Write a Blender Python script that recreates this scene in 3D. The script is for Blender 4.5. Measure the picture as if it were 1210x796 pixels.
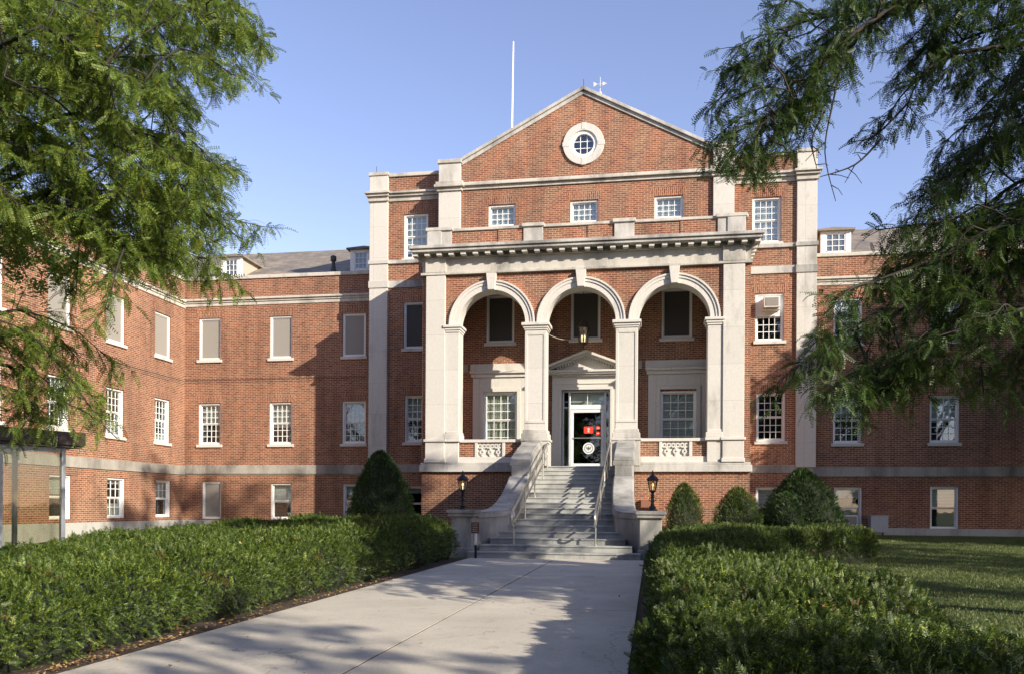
import bpy, bmesh, math, random
import numpy as np
from mathutils import Matrix, Vector
random.seed(7); rng = np.random.default_rng(11)
R_ = math.radians
scene = bpy.context.scene
for o in list(bpy.data.objects): bpy.data.objects.remove(o)
COL = scene.collection

# ------------------------------------------------------------------ camera, sky, sun, exposure
cd = bpy.data.cameras.new('camera'); cam = bpy.data.objects.new('camera', cd); COL.objects.link(cam)
scene.camera = cam
YAW = math.atan(165/990.)
cam.matrix_world = Matrix.Translation((0, 0, 1.25)) @ Matrix.Rotation(YAW, 4, 'Z') @ Matrix.Rotation(R_(90), 4, 'X') @ Matrix.Rotation(R_(.35), 4, 'Z')
cd.sensor_width = 36; cd.lens = 990/1210*36; cd.shift_y = (597-398)/1210.
cd.clip_start = .05; cd.clip_end = 2000
SUN = Vector((1.46, -1.0, .81)).normalized()
SUN_EL = math.asin(SUN.z)
w = bpy.data.worlds.new('World'); scene.world = w; w.use_nodes = True
nt = w.node_tree; bg = nt.nodes['Background']
sky = nt.nodes.new('ShaderNodeTexSky'); sky.sky_type = 'NISHITA'; sky.sun_disc = False
sky.sun_elevation = SUN_EL; sky.sun_rotation = math.atan2(SUN.x, SUN.y)
sky.air_density = 1.0; sky.dust_density = .35; sky.ozone_density = 2.0; sky.altitude = 200
tint = nt.nodes.new('ShaderNodeMix'); tint.data_type = 'RGBA'; tint.blend_type = 'MULTIPLY'; tint.inputs[0].default_value = 1; tint.inputs[7].default_value = (1.27, 1.03, 1.08, 1)
nt.links.new(sky.outputs[0], tint.inputs[6]); nt.links.new(tint.outputs[2], bg.inputs[0]); bg.inputs[1].default_value = .14
sd = bpy.data.lights.new('sun', 'SUN'); sd.energy = 5.0; sd.angle = R_(.5); sd.color = (1, .91, .77)
so = bpy.data.objects.new('sun', sd); COL.objects.link(so)
so.rotation_euler = SUN.to_track_quat('Z', 'Y').to_euler()
vs = scene.view_settings; vs.view_transform = 'Standard'; vs.look = 'None'; vs.gamma = 1; vs.use_curve_mapping = False
vs.exposure = 0.74
scene.render.engine = 'CYCLES'
scene.cycles.max_bounces = 6; scene.cycles.transparent_max_bounces = 12

# ------------------------------------------------------------------ materials
def new_mat(name):
    m = bpy.data.materials.new(name); m.use_nodes = True
    nt = m.node_tree; return m, nt, nt.nodes['Principled BSDF']
def N(nt, t, **k):
    n = nt.nodes.new(t)
    for a, b in k.items(): setattr(n, a, b)
    return n
def ramp(nt, fac, stops):
    r = N(nt, 'ShaderNodeValToRGB'); el = r.color_ramp.elements
    while len(el) < len(stops): el.new(.5)
    for e, (p, c) in zip(el, stops): e.position = p; e.color = (*c, 1) if len(c) == 3 else c
    nt.links.new(fac, r.inputs[0]); return r.outputs[0]
def mixc(nt, a, b, f, mode='MIX'):
    n = N(nt, 'ShaderNodeMix', data_type='RGBA', blend_type=mode)
    for s, v in ((0, f), (6, a), (7, b)):
        if hasattr(v, 'is_linked') or hasattr(v, 'links'): nt.links.new(v, n.inputs[s])
        else: n.inputs[s].default_value = v if s == 0 else (*v, 1)
    return n.outputs[2]
def noise(nt, scale, detail=4, vec=None, rough=.55):
    n = N(nt, 'ShaderNodeTexNoise'); n.inputs['Scale'].default_value = scale; n.inputs['Detail'].default_value = detail; n.inputs['Roughness'].default_value = rough
    if vec is not None: nt.links.new(vec, n.inputs['Vector'])
    return n.outputs[0]
def pos(nt): return N(nt, 'ShaderNodeNewGeometry').outputs['Position']
def wall_uv(nt, vertical=False):
    """world position unrolled on the vertical plane the face lies in"""
    g = N(nt, 'ShaderNodeNewGeometry'); sp = N(nt, 'ShaderNodeSeparateXYZ'); nt.links.new(g.outputs['Position'], sp.inputs[0])
    sn = N(nt, 'ShaderNodeSeparateXYZ'); nt.links.new(g.outputs['True Normal'], sn.inputs[0])
    ax = N(nt, 'ShaderNodeMath', operation='ABSOLUTE'); nt.links.new(sn.outputs[0], ax.inputs[0])
    gt = N(nt, 'ShaderNodeMath', operation='GREATER_THAN'); gt.inputs[1].default_value = .7; nt.links.new(ax.outputs[0], gt.inputs[0])
    mx = N(nt, 'ShaderNodeMix', data_type='FLOAT'); nt.links.new(gt.outputs[0], mx.inputs[0]); nt.links.new(sp.outputs[0], mx.inputs[2]); nt.links.new(sp.outputs[1], mx.inputs[3])
    cb = N(nt, 'ShaderNodeCombineXYZ')
    if vertical: nt.links.new(mx.outputs[0], cb.inputs[1]); nt.links.new(sp.outputs[2], cb.inputs[0])
    else: nt.links.new(mx.outputs[0], cb.inputs[0]); nt.links.new(sp.outputs[2], cb.inputs[1])
    return cb.outputs[0]
def bump(nt, bsdf, h, strength=.3, dist=.01):
    b = N(nt, 'ShaderNodeBump'); b.inputs['Strength'].default_value = strength; b.inputs['Distance'].default_value = dist
    nt.links.new(h, b.inputs['Height']); nt.links.new(b.outputs[0], bsdf.inputs['Normal'])
def brick_mat(name, vertical=False, tone=(1, 1, 1), bw=.203, rh=.0677):
    m, nt, b = new_mat(name)
    uv = wall_uv(nt, vertical)
    br = N(nt, 'ShaderNodeTexBrick'); br.offset = .5; br.squash = 1.0
    br.inputs['Scale'].default_value = 1; br.inputs['Brick Width'].default_value = bw; br.inputs['Row Height'].default_value = rh
    br.inputs['Mortar Size'].default_value = .0085; br.inputs['Mortar Smooth'].default_value = .15; br.inputs['Bias'].default_value = -.1
    nt.links.new(uv, br.inputs['Vector'])
    c1 = [v*t for v, t in zip((.295, .108, .045), tone)]; c2 = [v*t for v, t in zip((.155, .048, .025), tone)]
    br.inputs['Color1'].default_value = (*c1, 1); br.inputs['Color2'].default_value = (*c2, 1); br.inputs['Mortar'].default_value = (.42, .335, .245, 1)
    n1 = noise(nt, .35, 5, pos(nt)); big = ramp(nt, n1, [(.3, (.78, .76, .76)), (.7, (1.12, 1.1, 1.08))])
    n2 = noise(nt, 9, 3, uv); sm = ramp(nt, n2, [(.25, (.72, .72, .74)), (.5, (1, 1, 1)), (.8, (1.22, 1.16, 1.1))])
    mp = N(nt, 'ShaderNodeMapping'); mp.inputs['Scale'].default_value = (1, 1, .12); nt.links.new(pos(nt), mp.inputs[0])
    st = ramp(nt, noise(nt, 2.2, 5, mp.outputs[0], .6), [(.3, (.70, .69, .69)), (.55, (1.05, 1.05, 1.04))])
    c = mixc(nt, br.outputs[0], big, 1.0, 'MULTIPLY'); c = mixc(nt, c, st, 1.0, 'MULTIPLY'); c = mixc(nt, c, sm, 1.0, 'MULTIPLY')
    nt.links.new(c, b.inputs['Base Color']); b.inputs['Roughness'].default_value = .88
    inv = N(nt, 'ShaderNodeMath', operation='SUBTRACT'); inv.inputs[0].default_value = 1; nt.links.new(br.outputs[1], inv.inputs[1])
    bump(nt, b, inv.outputs[0], .5, .008)
    return m
def stone_mat(name, base=(.575, .545, .49), dark=(.24, .225, .20), amount=.5, joints=None):
    m, nt, b = new_mat(name)
    p = pos(nt)
    mp = N(nt, 'ShaderNodeMapping'); mp.inputs['Scale'].default_value = (1, 1, .32); nt.links.new(p, mp.inputs[0])
    n1 = noise(nt, 1.1, 8, mp.outputs[0], .68)
    f = ramp(nt, n1, [(.62-.22*amount, (0, 0, 0)), (.84-.16*amount, (1, 1, 1))])
    n2 = noise(nt, 14, 5, p); fine = ramp(nt, n2, [(.3, (.94, .94, .93)), (.7, (1.03, 1.03, 1.03))])
    c = mixc(nt, base, dark, f); c = mixc(nt, c, fine, 1.0, 'MULTIPLY')
    if joints:
        br = N(nt, 'ShaderNodeTexBrick'); br.inputs['Scale'].default_value = 1; br.inputs['Brick Width'].default_value = joints[0]; br.inputs['Row Height'].default_value = joints[1]
        br.offset = joints[2] if len(joints) > 2 else .5
        br.inputs['Mortar Size'].default_value = .004; br.inputs['Mortar Smooth'].default_value = .2
        br.inputs['Color1'].default_value = (1, 1, 1, 1); br.inputs['Color2'].default_value = (.93, .93, .92, 1); br.inputs['Mortar'].default_value = (.6, .58, .55, 1)
        nt.links.new(wall_uv(nt), br.inputs['Vector']); c = mixc(nt, c, br.outputs[0], 1.0, 'MULTIPLY')
    nt.links.new(c, b.inputs['Base Color']); b.inputs['Roughness'].default_value = .85
    bump(nt, b, n2, .25, .01)
    return m
def plain(name, col, rough=.5, metal=0, var=.08, scale=20, spec=.5):
    m, nt, b = new_mat(name)
    n = noise(nt, scale, 4, pos(nt)); v = ramp(nt, n, [(.3, (1-var,)*3), (.7, (1+var,)*3)])
    c = mixc(nt, col, v, 1.0, 'MULTIPLY'); nt.links.new(c, b.inputs['Base Color'])
    b.inputs['Roughness'].default_value = rough; b.inputs['Metallic'].default_value = metal; b.inputs['Specular IOR Level'].default_value = spec
    return m
M = {}
M['brick'] = brick_mat('red_brick')
M['soldier'] = brick_mat('soldier_brick', True, (1.0, .95, .92))
M['belt_brick'] = brick_mat('dark_belt_brick', False, (.72, .68, .72))
M['stone'] = stone_mat('limestone', amount=.36, joints=(1.7, 1.15, 0))
M['stone_carved'] = stone_mat('carved_limestone', amount=.2)
M['stone_weathered'] = stone_mat('weathered_limestone', (.50, .475, .43), (.15, .145, .135), .85)
M['stone_cornice'] = stone_mat('cornice_limestone', (.52, .485, .42), (.17, .16, .14), .72)
M['stone_belt'] = stone_mat('belt_limestone', (.38, .35, .30), (.13, .12, .105), .85, joints=(1.5, 2.0, 0))
M['foundation'] = stone_mat('foundation_concrete', (.42, .41, .37), (.17, .16, .14), .6)
M['step_stone'] = stone_mat('step_stone', (.385, .385, .36), (.15, .155, .15), .75)
M['white'] = plain('white_paint', (.78, .77, .73), .45, var=.05)
M['frame_grey'] = plain('grey_trim', (.55, .55, .53), .5)  # even grey paint of screen frames and weather vane
M['alu'] = plain('white_aluminium', (.72, .72, .72), .35)
M['steel'] = plain('stainless_steel', (.55, .54, .50), .32, .9, .1)
M['black_iron'] = plain('black_iron', (.018, .018, .02), .42, .3)
M['bronze'] = plain('aged_bronze', (.07, .05, .03), .5, .6)
M['dark_fascia'] = plain('dark_brown_fascia', (.035, .022, .018), .45)
M['shelter_metal'] = plain('grey_shelter_metal', (.30, .32, .36), .35, .5)
M['blind'] = plain('window_blind', (.80, .78, .70), .8, var=.05)
M['curtain'] = plain('beige_curtain', (.72, .68, .55), .9, var=.1, scale=6)
M['room'] = plain('room_darkness', (.035, .032, .03), .9)
M['screen'] = plain('solar_screen', (.27, .25, .215), .8, var=.04, scale=60)
M['screen_dark'] = plain('dark_insect_screen', (.06, .057, .055), .8, var=.05)
M['ac'] = plain('ac_case', (.62, .60, .54), .5)
M['ac_grille'] = plain('ac_grille', (.30, .28, .25), .7, var=.15, scale=90)
M['grey_box'] = plain('grey_utility_paint', (.36, .38, .39), .4)
M['red'] = plain('red_sticker', (.75, .05, .02), .5)
M['sticker_white'] = plain('white_sticker', (.75, .75, .73), .5)
M['sticker_grey'] = plain('grey_print', (.22, .22, .22), .5)
M['brown_sign'] = plain('brown_sign', (.10, .045, .03), .5)
M['siding'] = plain('beige_siding', (.42, .38, .30), .7)
M['dark_metal'] = plain('vent_metal', (.06, .055, .05), .6, .3)
M['plaster'] = plain('loggia_plaster', (.50, .45, .36), .8, var=.1, scale=3)
M['bark'] = plain('bark', (.032, .025, .02), .9, var=.35, scale=14)

def glass_mat(name, tint=(.55, .6, .62), fac=.10, rough=.02):
    m = bpy.data.materials.new(name); m.use_nodes = True; nt = m.node_tree
    nt.nodes.remove(nt.nodes['Principled BSDF']); out = nt.nodes['Material Output']
    g = N(nt, 'ShaderNodeBsdfGlossy'); g.inputs['Roughness'].default_value = rough; g.inputs['Color'].default_value = (.9, .95, 1, 1)
    t = N(nt, 'ShaderNodeBsdfTransparent'); t.inputs[0].default_value = (*tint, 1)
    mx = N(nt, 'ShaderNodeMixShader'); lw = N(nt, 'ShaderNodeLayerWeight'); lw.inputs[0].default_value = .25
    mt = N(nt, 'ShaderNodeMath', operation='MULTIPLY_ADD'); mt.inputs[1].default_value = .45; mt.inputs[2].default_value = fac
    nt.links.new(lw.outputs['Fresnel'], mt.inputs[0]); nt.links.new(mt.outputs[0], mx.inputs[0])
    nt.links.new(t.outputs[0], mx.inputs[1]); nt.links.new(g.outputs[0], mx.inputs[2]); nt.links.new(mx.outputs[0], out.inputs[0])
    n = noise(nt, 1.7, 2, pos(nt)); bp = N(nt, 'ShaderNodeBump'); bp.inputs['Strength'].default_value = .025; bp.inputs['Distance'].default_value = .05
    nt.links.new(n, bp.inputs['Height']); nt.links.new(bp.outputs[0], g.inputs['Normal'])
    return m
M['glass'] = glass_mat('window_glass', (.86, .9, .9), .07)
M['glass_shelter'] = glass_mat('shelter_glass', (.72, .72, .64), .05)
M['glass_door'] = glass_mat('door_glass', (.30, .33, .34), .06)
M['glass_lamp'] = glass_mat('lamp_glass', (.75, .72, .62), .06, .15)
m, nt, b = new_mat('lamp_glow'); b.inputs['Emission Color'].default_value = (1, .78, .42, 1); b.inputs['Emission Strength'].default_value = 1.3; b.inputs['Base Color'].default_value = (1, .9, .7, 1); M['glow'] = m
# slate
m, nt, b = new_mat('roof_slate')
g = N(nt, 'ShaderNodeNewGeometry'); sp = N(nt, 'ShaderNodeSeparateXYZ'); nt.links.new(g.outputs[0], sp.inputs[0])
ad = N(nt, 'ShaderNodeMath', operation='ADD'); nt.links.new(sp.outputs[0], ad.inputs[0]); nt.links.new(sp.outputs[1], ad.inputs[1])
cb = N(nt, 'ShaderNodeCombineXYZ'); nt.links.new(ad.outputs[0], cb.inputs[0]); nt.links.new(sp.outputs[2], cb.inputs[1])
br = N(nt, 'ShaderNodeTexBrick'); br.inputs['Scale'].default_value = 1; br.inputs['Brick Width'].default_value = .32; br.inputs['Row Height'].default_value = .11; br.inputs['Mortar Size'].default_value = .005
br.inputs['Color1'].default_value = (.27, .235, .19, 1); br.inputs['Color2'].default_value = (.17, .155, .135, 1); br.inputs['Mortar'].default_value = (.05, .05, .05, 1)
nt.links.new(cb.outputs[0], br.inputs[0])
c = mixc(nt, br.outputs[0], ramp(nt, noise(nt, .8, 5, g.outputs[0]), [(.3, (.75, .75, .78)), (.7, (1.25, 1.15, 1.0))]), 1.0, 'MULTIPLY')
nt.links.new(c, b.inputs['Base Color']); b.inputs['Roughness'].default_value = .7; bump(nt, b, br.outputs[1], .4, -.01); M['slate'] = m
# path concrete
m, nt, b = new_mat('path_concrete'); p = pos(nt)
n1 = noise(nt, .8, 6, p, .6); c = ramp(nt, n1, [(.3, (.43, .39, .315)), (.7, (.56, .51, .42))])
n2 = noise(nt, 60, 3, p); c = mixc(nt, c, ramp(nt, n2, [(.3, (.85, .85, .85)), (.7, (1.08, 1.08, 1.08))]), 1.0, 'MULTIPLY')
n3 = noise(nt, 2.7, 7, p, .75); c = mixc(nt, c, (.19, .165, .13), ramp(nt, n3, [(.56, (0, 0, 0)), (.74, (.6, .6, .6))]))
vo = N(nt, 'ShaderNodeTexVoronoi', feature='DISTANCE_TO_EDGE'); vo.inputs['Scale'].default_value = .33; wp = N(nt, 'ShaderNodeVectorMath', operation='ADD'); nz_ = N(nt, 'ShaderNodeTexNoise'); nz_.inputs['Scale'].default_value = 1.6; nz_.inputs['Detail'].default_value = 6; nt.links.new(p, nz_.inputs['Vector']); nt.links.new(p, wp.inputs[0]); nt.links.new(nz_.outputs[1], wp.inputs[1]); nt.links.new(wp.outputs[0], vo.inputs['Vector'])
c = mixc(nt, c, (.12, .10, .08), ramp(nt, vo.outputs[0], [(.0, (.55, .55, .55)), (.0035, (0, 0, 0))]))
nt.links.new(c, b.inputs['Base Color']); b.inputs['Roughness'].default_value = .9; bump(nt, b, n2, .25, .004); M['path'] = m
# soil and lawn base
m, nt, b = new_mat('mulch_soil'); p = pos(nt)
c = ramp(nt, noise(nt, 22, 6, p, .7), [(.3, (.02, .013, .009)), (.6, (.075, .047, .03)), (.8, (.16, .11, .06))])
nt.links.new(c, b.inputs['Base Color']); b.inputs['Roughness'].default_value = 1; bump(nt, b, noise(nt, 30, 5, p), .8, .03); M['soil'] = m
m, nt, b = new_mat('lawn_ground'); p = pos(nt)
c = ramp(nt, noise(nt, 1.3, 6, p, .6), [(.3, (.045, .075, .016)), (.7, (.09, .12, .03))])
c = mixc(nt, c, ramp(nt, noise(nt, 45, 4, p), [(.3, (.6, .6, .6)), (.7, (1.3, 1.3, 1.2))]), 1.0, 'MULTIPLY')
nt.links.new(c, b.inputs['Base Color']); b.inputs['Roughness'].default_value = 1; bump(nt, b, noise(nt, 60, 4, p), .8, .03); M['lawn'] = m
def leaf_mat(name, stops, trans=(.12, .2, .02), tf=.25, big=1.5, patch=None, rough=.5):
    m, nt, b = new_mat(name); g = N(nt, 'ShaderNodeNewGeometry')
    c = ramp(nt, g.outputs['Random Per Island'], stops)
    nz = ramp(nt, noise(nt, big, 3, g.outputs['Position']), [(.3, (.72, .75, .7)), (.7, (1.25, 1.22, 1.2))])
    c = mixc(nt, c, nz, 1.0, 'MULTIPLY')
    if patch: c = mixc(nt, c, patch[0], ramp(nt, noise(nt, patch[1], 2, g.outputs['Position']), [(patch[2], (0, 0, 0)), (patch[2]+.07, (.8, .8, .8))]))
    nt.links.new(c, b.inputs['Base Color']); b.inputs['Roughness'].default_value = rough; b.inputs['Specular IOR Level'].default_value = .35
    t = N(nt, 'ShaderNodeBsdfTranslucent'); t.inputs[0].default_value = (*trans, 1)
    mx = N(nt, 'ShaderNodeMixShader'); mx.inputs[0].default_value = tf
    nt.links.new(b.outputs[0], mx.inputs[1]); nt.links.new(t.outputs[0], mx.inputs[2]); nt.links.new(mx.outputs[0], nt.nodes['Material Output'].inputs[0])
    return m
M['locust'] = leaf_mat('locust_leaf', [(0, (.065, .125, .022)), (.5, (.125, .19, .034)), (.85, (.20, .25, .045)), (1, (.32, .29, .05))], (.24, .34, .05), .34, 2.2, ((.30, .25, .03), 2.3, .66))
M['locust_shaded'] = leaf_mat('locust_leaf_shaded', [(0, (.022, .055, .014)), (.6, (.045, .085, .018)), (1, (.085, .12, .025))], (.10, .17, .03), .25, 2.0, ((.16, .17, .03), 1.4, .70))  # darker copy of the locust leaf: shade on the right tree put into colour
M['yew'] = leaf_mat('yew_leaf', [(0, (.016, .036, .008)), (.5, (.042, .078, .013)), (.8, (.09, .135, .020)), (1, (.26, .30, .045))], (.08, .14, .02), .12, 1.1)
M['yew_dark'] = leaf_mat('yew_leaf_dark', [(0, (.018, .045, .012)), (.6, (.035, .075, .018)), (1, (.07, .11, .025))], (.05, .10, .02), .1, 2)
M['dry'] = leaf_mat('dry_needles', [(0, (.14, .07, .03)), (1, (.24, .13, .05))], (.1, .06, .02), .1)
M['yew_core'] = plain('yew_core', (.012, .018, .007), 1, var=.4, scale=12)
M['grass'] = leaf_mat('grass_blade', [(0, (.07, .10, .024)), (.6, (.115, .15, .038)), (1, (.22, .21, .09))], (.1, .16, .03), .25, .8)
M['fallen'] = leaf_mat('fallen_leaf', [(0, (.30, .19, .08)), (.5, (.42, .28, .12)), (1, (.22, .12, .06))], (.2, .12, .04), .1)
M['far_leaf'] = leaf_mat('far_leaf', [(0, (.03, .06, .014)), (1, (.07, .11, .02))], (.08, .14, .02), .2)

# ------------------------------------------------------------------ object helpers
WLOC = {}
def tag(o, label=None, cat=None, group=None, kind=None):
    if label: o['label'] = label
    if cat: o['category'] = cat
    if group: o['group'] = group
    if kind: o['kind'] = kind
    return o
def thing(name, label, cat, loc=(0, 0, 0), group=None):
    o = bpy.data.objects.new(name, None); o.empty_display_size = .2; COL.objects.link(o); o.location = loc
    WLOC[o.name] = Vector(loc)
    return tag(o, label, cat, group)
class MB:
    def __init__(s): s.v = []; s.f = []
    def add(s, vs, fs):
        n = len(s.v); s.v += [tuple(v) for v in vs]; s.f += [tuple(i+n for i in f) for f in fs]; return s
    def box(s, x0, x1, y0, y1, z0, z1):
        x0, x1 = min(x0, x1), max(x0, x1); y0, y1 = min(y0, y1), max(y0, y1); z0, z1 = min(z0, z1), max(z0, z1)
        return s.add([(x0, y0, z0), (x1, y0, z0), (x1, y1, z0), (x0, y1, z0), (x0, y0, z1), (x1, y0, z1), (x1, y1, z1), (x0, y1, z1)],
            [(0, 3, 2, 1), (4, 5, 6, 7), (0, 1, 5, 4), (1, 2, 6, 5), (2, 3, 7, 6), (3, 0, 4, 7)])
    def pbox(s, pl, u0, u1, z0, z1, d0, d1):
        a = pl(u0, z0, d0); b = pl(u1, z1, d1); return s.box(a[0], b[0], a[1], b[1], a[2], b[2])
    def prism(s, poly, a, b):
        """poly: list of points at end a (function of end) -> solid between two copies"""
        n = len(poly(a)); A = poly(a); B = poly(b)
        return s.add(A+B, [tuple(range(n))[::-1], tuple(range(n, 2*n))] + [(i, (i+1) % n, n+(i+1) % n, n+i) for i in range(n)])
    def tube(s, pts, r, n=8, cap=True):
        pts = [Vector(p) for p in pts]; rs = r if isinstance(r, (list, tuple)) else [r]*len(pts)
        rings = []; prev = None
        for i, p in enumerate(pts):
            t = (pts[min(i+1, len(pts)-1)]-pts[max(i-1, 0)])
            if t.length < 1e-6: t = Vector((0, 0, 1))
            t.normalize()
            if prev is None: u = t.orthogonal().normalized()
            else:
                u = prev - t*prev.dot(t); u = u.normalized() if u.length > 1e-4 else t.orthogonal().normalized()
            prev = u; v = t.cross(u)
            rings.append([p+(u*math.cos(2*math.pi*k/n)+v*math.sin(2*math.pi*k/n))*rs[i] for k in range(n)])
        vs = [q for rg in rings for q in rg]; fs = []
        for i in range(len(rings)-1):
            for k in range(n): fs.append((i*n+k, i*n+(k+1) % n, (i+1)*n+(k+1) % n, (i+1)*n+k))
        if cap: fs += [tuple(range(n))[::-1], tuple(range((len(rings)-1)*n, len(rings)*n))]
        return s.add(vs, fs)
    def lathe(s, prof, cx, cy, n=12, rot=0):
        vs = [(cx+r*math.cos(2*math.pi*k/n+rot), cy+r*math.sin(2*math.pi*k/n+rot), z) for r, z in prof for k in range(n)]
        fs = [(i*n+k, i*n+(k+1) % n, (i+1)*n+(k+1) % n, (i+1)*n+k) for i in range(len(prof)-1) for k in range(n)]
        fs += [tuple(range(n))[::-1], tuple(range((len(prof)-1)*n, len(prof)*n))]
        return s.add(vs, fs)
    def ball(s, c, rx, ry=None, rz=None, n=12, k=7):
        ry = ry or rx; rz = rz or rx; vs = []; 
        for i in range(k):
            a = -math.pi/2+math.pi*(i+.5)/k
            for j in range(n): vs.append((c[0]+rx*math.cos(a)*math.cos(2*math.pi*j/n), c[1]+ry*math.cos(a)*math.sin(2*math.pi*j/n), c[2]+rz*math.sin(a)))
        fs = [(i*n+j, i*n+(j+1) % n, (i+1)*n+(j+1) % n, (i+1)*n+j) for i in range(k-1) for j in range(n)]
        fs += [tuple(range(n))[::-1], tuple(range((k-1)*n, k*n))]
        return s.add(vs, fs)
    def pieces(s):
        n = len(s.v); par = list(range(n))
        def fd(i):
            while par[i] != i: par[i] = par[par[i]]; i = par[i]
            return i
        for f in s.f:
            for q in f[1:]: par[fd(q)] = fd(f[0])
        isl = {}
        for f in s.f: isl.setdefault(fd(f[0]), []).append(f)
        boxes = [(np.array([s.v[i] for f in fs for i in f]).min(0)-.006, np.array([s.v[i] for f in fs for i in f]).max(0)+.006, fs) for fs in isl.values()]
        g = list(range(len(boxes)))
        def gf(i):
            while g[i] != i: i = g[i]
            return i
        for i in range(len(boxes)):
            for j in range(i):
                if (boxes[i][0] <= boxes[j][1]).all() and (boxes[j][0] <= boxes[i][1]).all(): g[gf(i)] = gf(j)
        out = {}
        for i in range(len(boxes)): out.setdefault(gf(i), []).extend(boxes[i][2])
        return list(out.values())
    def build(s, name, mat, parent=None, bevel=0, smooth=False, label=None):
        if parent is not None and parent.get('category') == 'building' and not label:
            ps = s.pieces()
            if len(ps) > 1:
                first = None
                for fs in ps:
                    idx = sorted({i for f in fs for i in f}); mp = {i: k for k, i in enumerate(idx)}; q = MB(); q.v = [s.v[i] for i in idx]; q.f = [tuple(mp[i] for i in f) for f in fs]
                    o = q._build(name, mat, parent, bevel, smooth, label); first = first or o
                return first
        return s._build(name, mat, parent, bevel, smooth, label)
    def _build(s, name, mat, parent=None, bevel=0, smooth=False, label=None):
        me = bpy.data.meshes.new(name); me.from_pydata(s.v, [], s.f); me.update()
        bm = bmesh.new(); bm.from_mesh(me); bmesh.ops.recalc_face_normals(bm, faces=bm.faces); bm.to_mesh(me); bm.free()
        return link(name, me, mat, parent, bevel, smooth, label)
def link(name, me, mat, parent=None, bevel=0, smooth=False, label=None):
    o = bpy.data.objects.new(name, me); COL.objects.link(o)
    for mm in (mat if isinstance(mat, list) else [mat]): me.materials.append(mm)
    if parent is not None:
        o.parent = parent; o.matrix_parent_inverse = Matrix.Translation(-WLOC.get(parent.name, Vector()))
    if bevel:
        md = o.modifiers.new('bevel', 'BEVEL'); md.width = bevel; md.segments = 2; md.limit_method = 'ANGLE'
    if smooth: me.shade_smooth()
    if label: o['label'] = label
    return o
def copy_tree(o, loc=None, label=None, parent=None):
    c = o.copy(); COL.objects.link(c)
    if parent is not None: c.parent = parent
    if loc is not None: c.location = loc; WLOC[c.name] = Vector(loc)
    if label: c['label'] = label
    for ch in list(o.children): copy_tree(ch, parent=c)
    return c
def quads_mesh(name, V, nv, F):
    """V: (n*nv,3) verts, F: quads (k,4) numpy"""
    me = bpy.data.meshes.new(name); me.vertices.add(len(V)); me.vertices.foreach_set('co', V.astype(np.float32).ravel())
    k = len(F); me.loops.add(k*4); me.polygons.add(k)
    me.loops.foreach_set('vertex_index', F.astype(np.int32).ravel()); me.polygons.foreach_set('loop_start', np.arange(0, k*4, 4, dtype=np.int32))
    me.update(calc_edges=True); return me
def nrm(a): return a/np.maximum(np.linalg.norm(a, axis=1, keepdims=True), 1e-9)
def scatter(name, tpl, P, D, U, S):
    tv, tf = tpl; P = np.asarray(P); D = nrm(np.asarray(D)); U = np.asarray(U)
    Zv = nrm(U-D*np.sum(U*D, 1, keepdims=True)); Xv = np.cross(D, Zv); S = np.asarray(S)[:, None, None]
    V = P[:, None, :]+S*(tv[None, :, 0:1]*Xv[:, None, :]+tv[None, :, 1:2]*D[:, None, :]+tv[None, :, 2:3]*Zv[:, None, :])
    n, k = len(P), len(tv); F = (tf[None]+(np.arange(n)*k)[:, None, None]).reshape(-1, 4)
    return quads_mesh(name, V.reshape(-1, 3), k, F)
def pinnate(pairs, length, ll, lw, ang=60, stem=.002, bend=.25, fold=.15):
    """compound leaf: leaflets in pairs along a drooping stem; unit metres"""
    v = []; f = []
    def q(a): n = len(v); v.extend(a); f.append((n, n+1, n+2, n+3))
    zc = lambda t: -bend*length*t*t
    for i in range(2):
        t0, t1 = i/2, (i+1)/2; q([(-stem, t0*length, zc(t0)), (stem, t0*length, zc(t0)), (stem, t1*length, zc(t1)), (-stem, t1*length, zc(t1))])
    for i in range(pairs):
        t = (i+.9)/(pairs+.2); y = t*length; z = zc(t); L = ll*(1-.45*abs(t-.45)*1.6)
        for s in (-1, 1):
            dx, dy = s*math.sin(R_(ang)), math.cos(R_(ang)); px, py = -dy, dx
            h = fold*L*(.5 if i % 2 else -.3)
            q([(0, y, z), (dx*L*.45+px*lw*.5, y+dy*L*.45+py*lw*.5, z+h*.5), (dx*L, y+dy*L, z+h-.2*L*fold), (dx*L*.45-px*lw*.5, y+dy*L*.45-py*lw*.5, z+h*.5+.15*lw)])
    return np.array(v), np.array(f)
front = lambda Y: (lambda u, z, d: (u, Y+d, z))
facex = lambda X: (lambda u, z, d: (X-d, u, z))
def struct(name, mb, mat): o = mb.build(name, mat); o['kind'] = 'structure'; return o

# ------------------------------------------------------------------ ground
def gz(x, y):
    t = min(max((y-20.5)/8., 0), 1); return .33*t*t*(3-2*t) if True else 0
ys = sorted(set([-400, -150, -60, -20, -5, 0, 5, 10, 15, 20] + [20.5+i*.5 for i in range(20)] + [40, 80, 200, 500])); xs = [-500, -150, -50, -20, -10, -6, -4.6, 0.1, 3, 8, 15, 30, 80, 200, 500]
mb = MB(); mb.v = [(x, y, gz(x, y)-.02) for y in ys for x in xs]; nx = len(xs)
mb.f = [(j*nx+i, j*nx+i+1, (j+1)*nx+i+1, (j+1)*nx+i) for j in range(len(ys)-1) for i in range(nx-1)]
struct('ground', mb, M['lawn'])
mb = MB(); mb.box(-9.6, -4.2, -3, 19.3, -.3, -.008); mb.box(-.15, 2.1, -3, 19.3, -.3, -.008); struct('planting_bed_soil', mb, M['soil'])
mb = MB(); yy = [-6, -.4, 5.1, 10.1, 14.9, 19.62]
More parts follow.
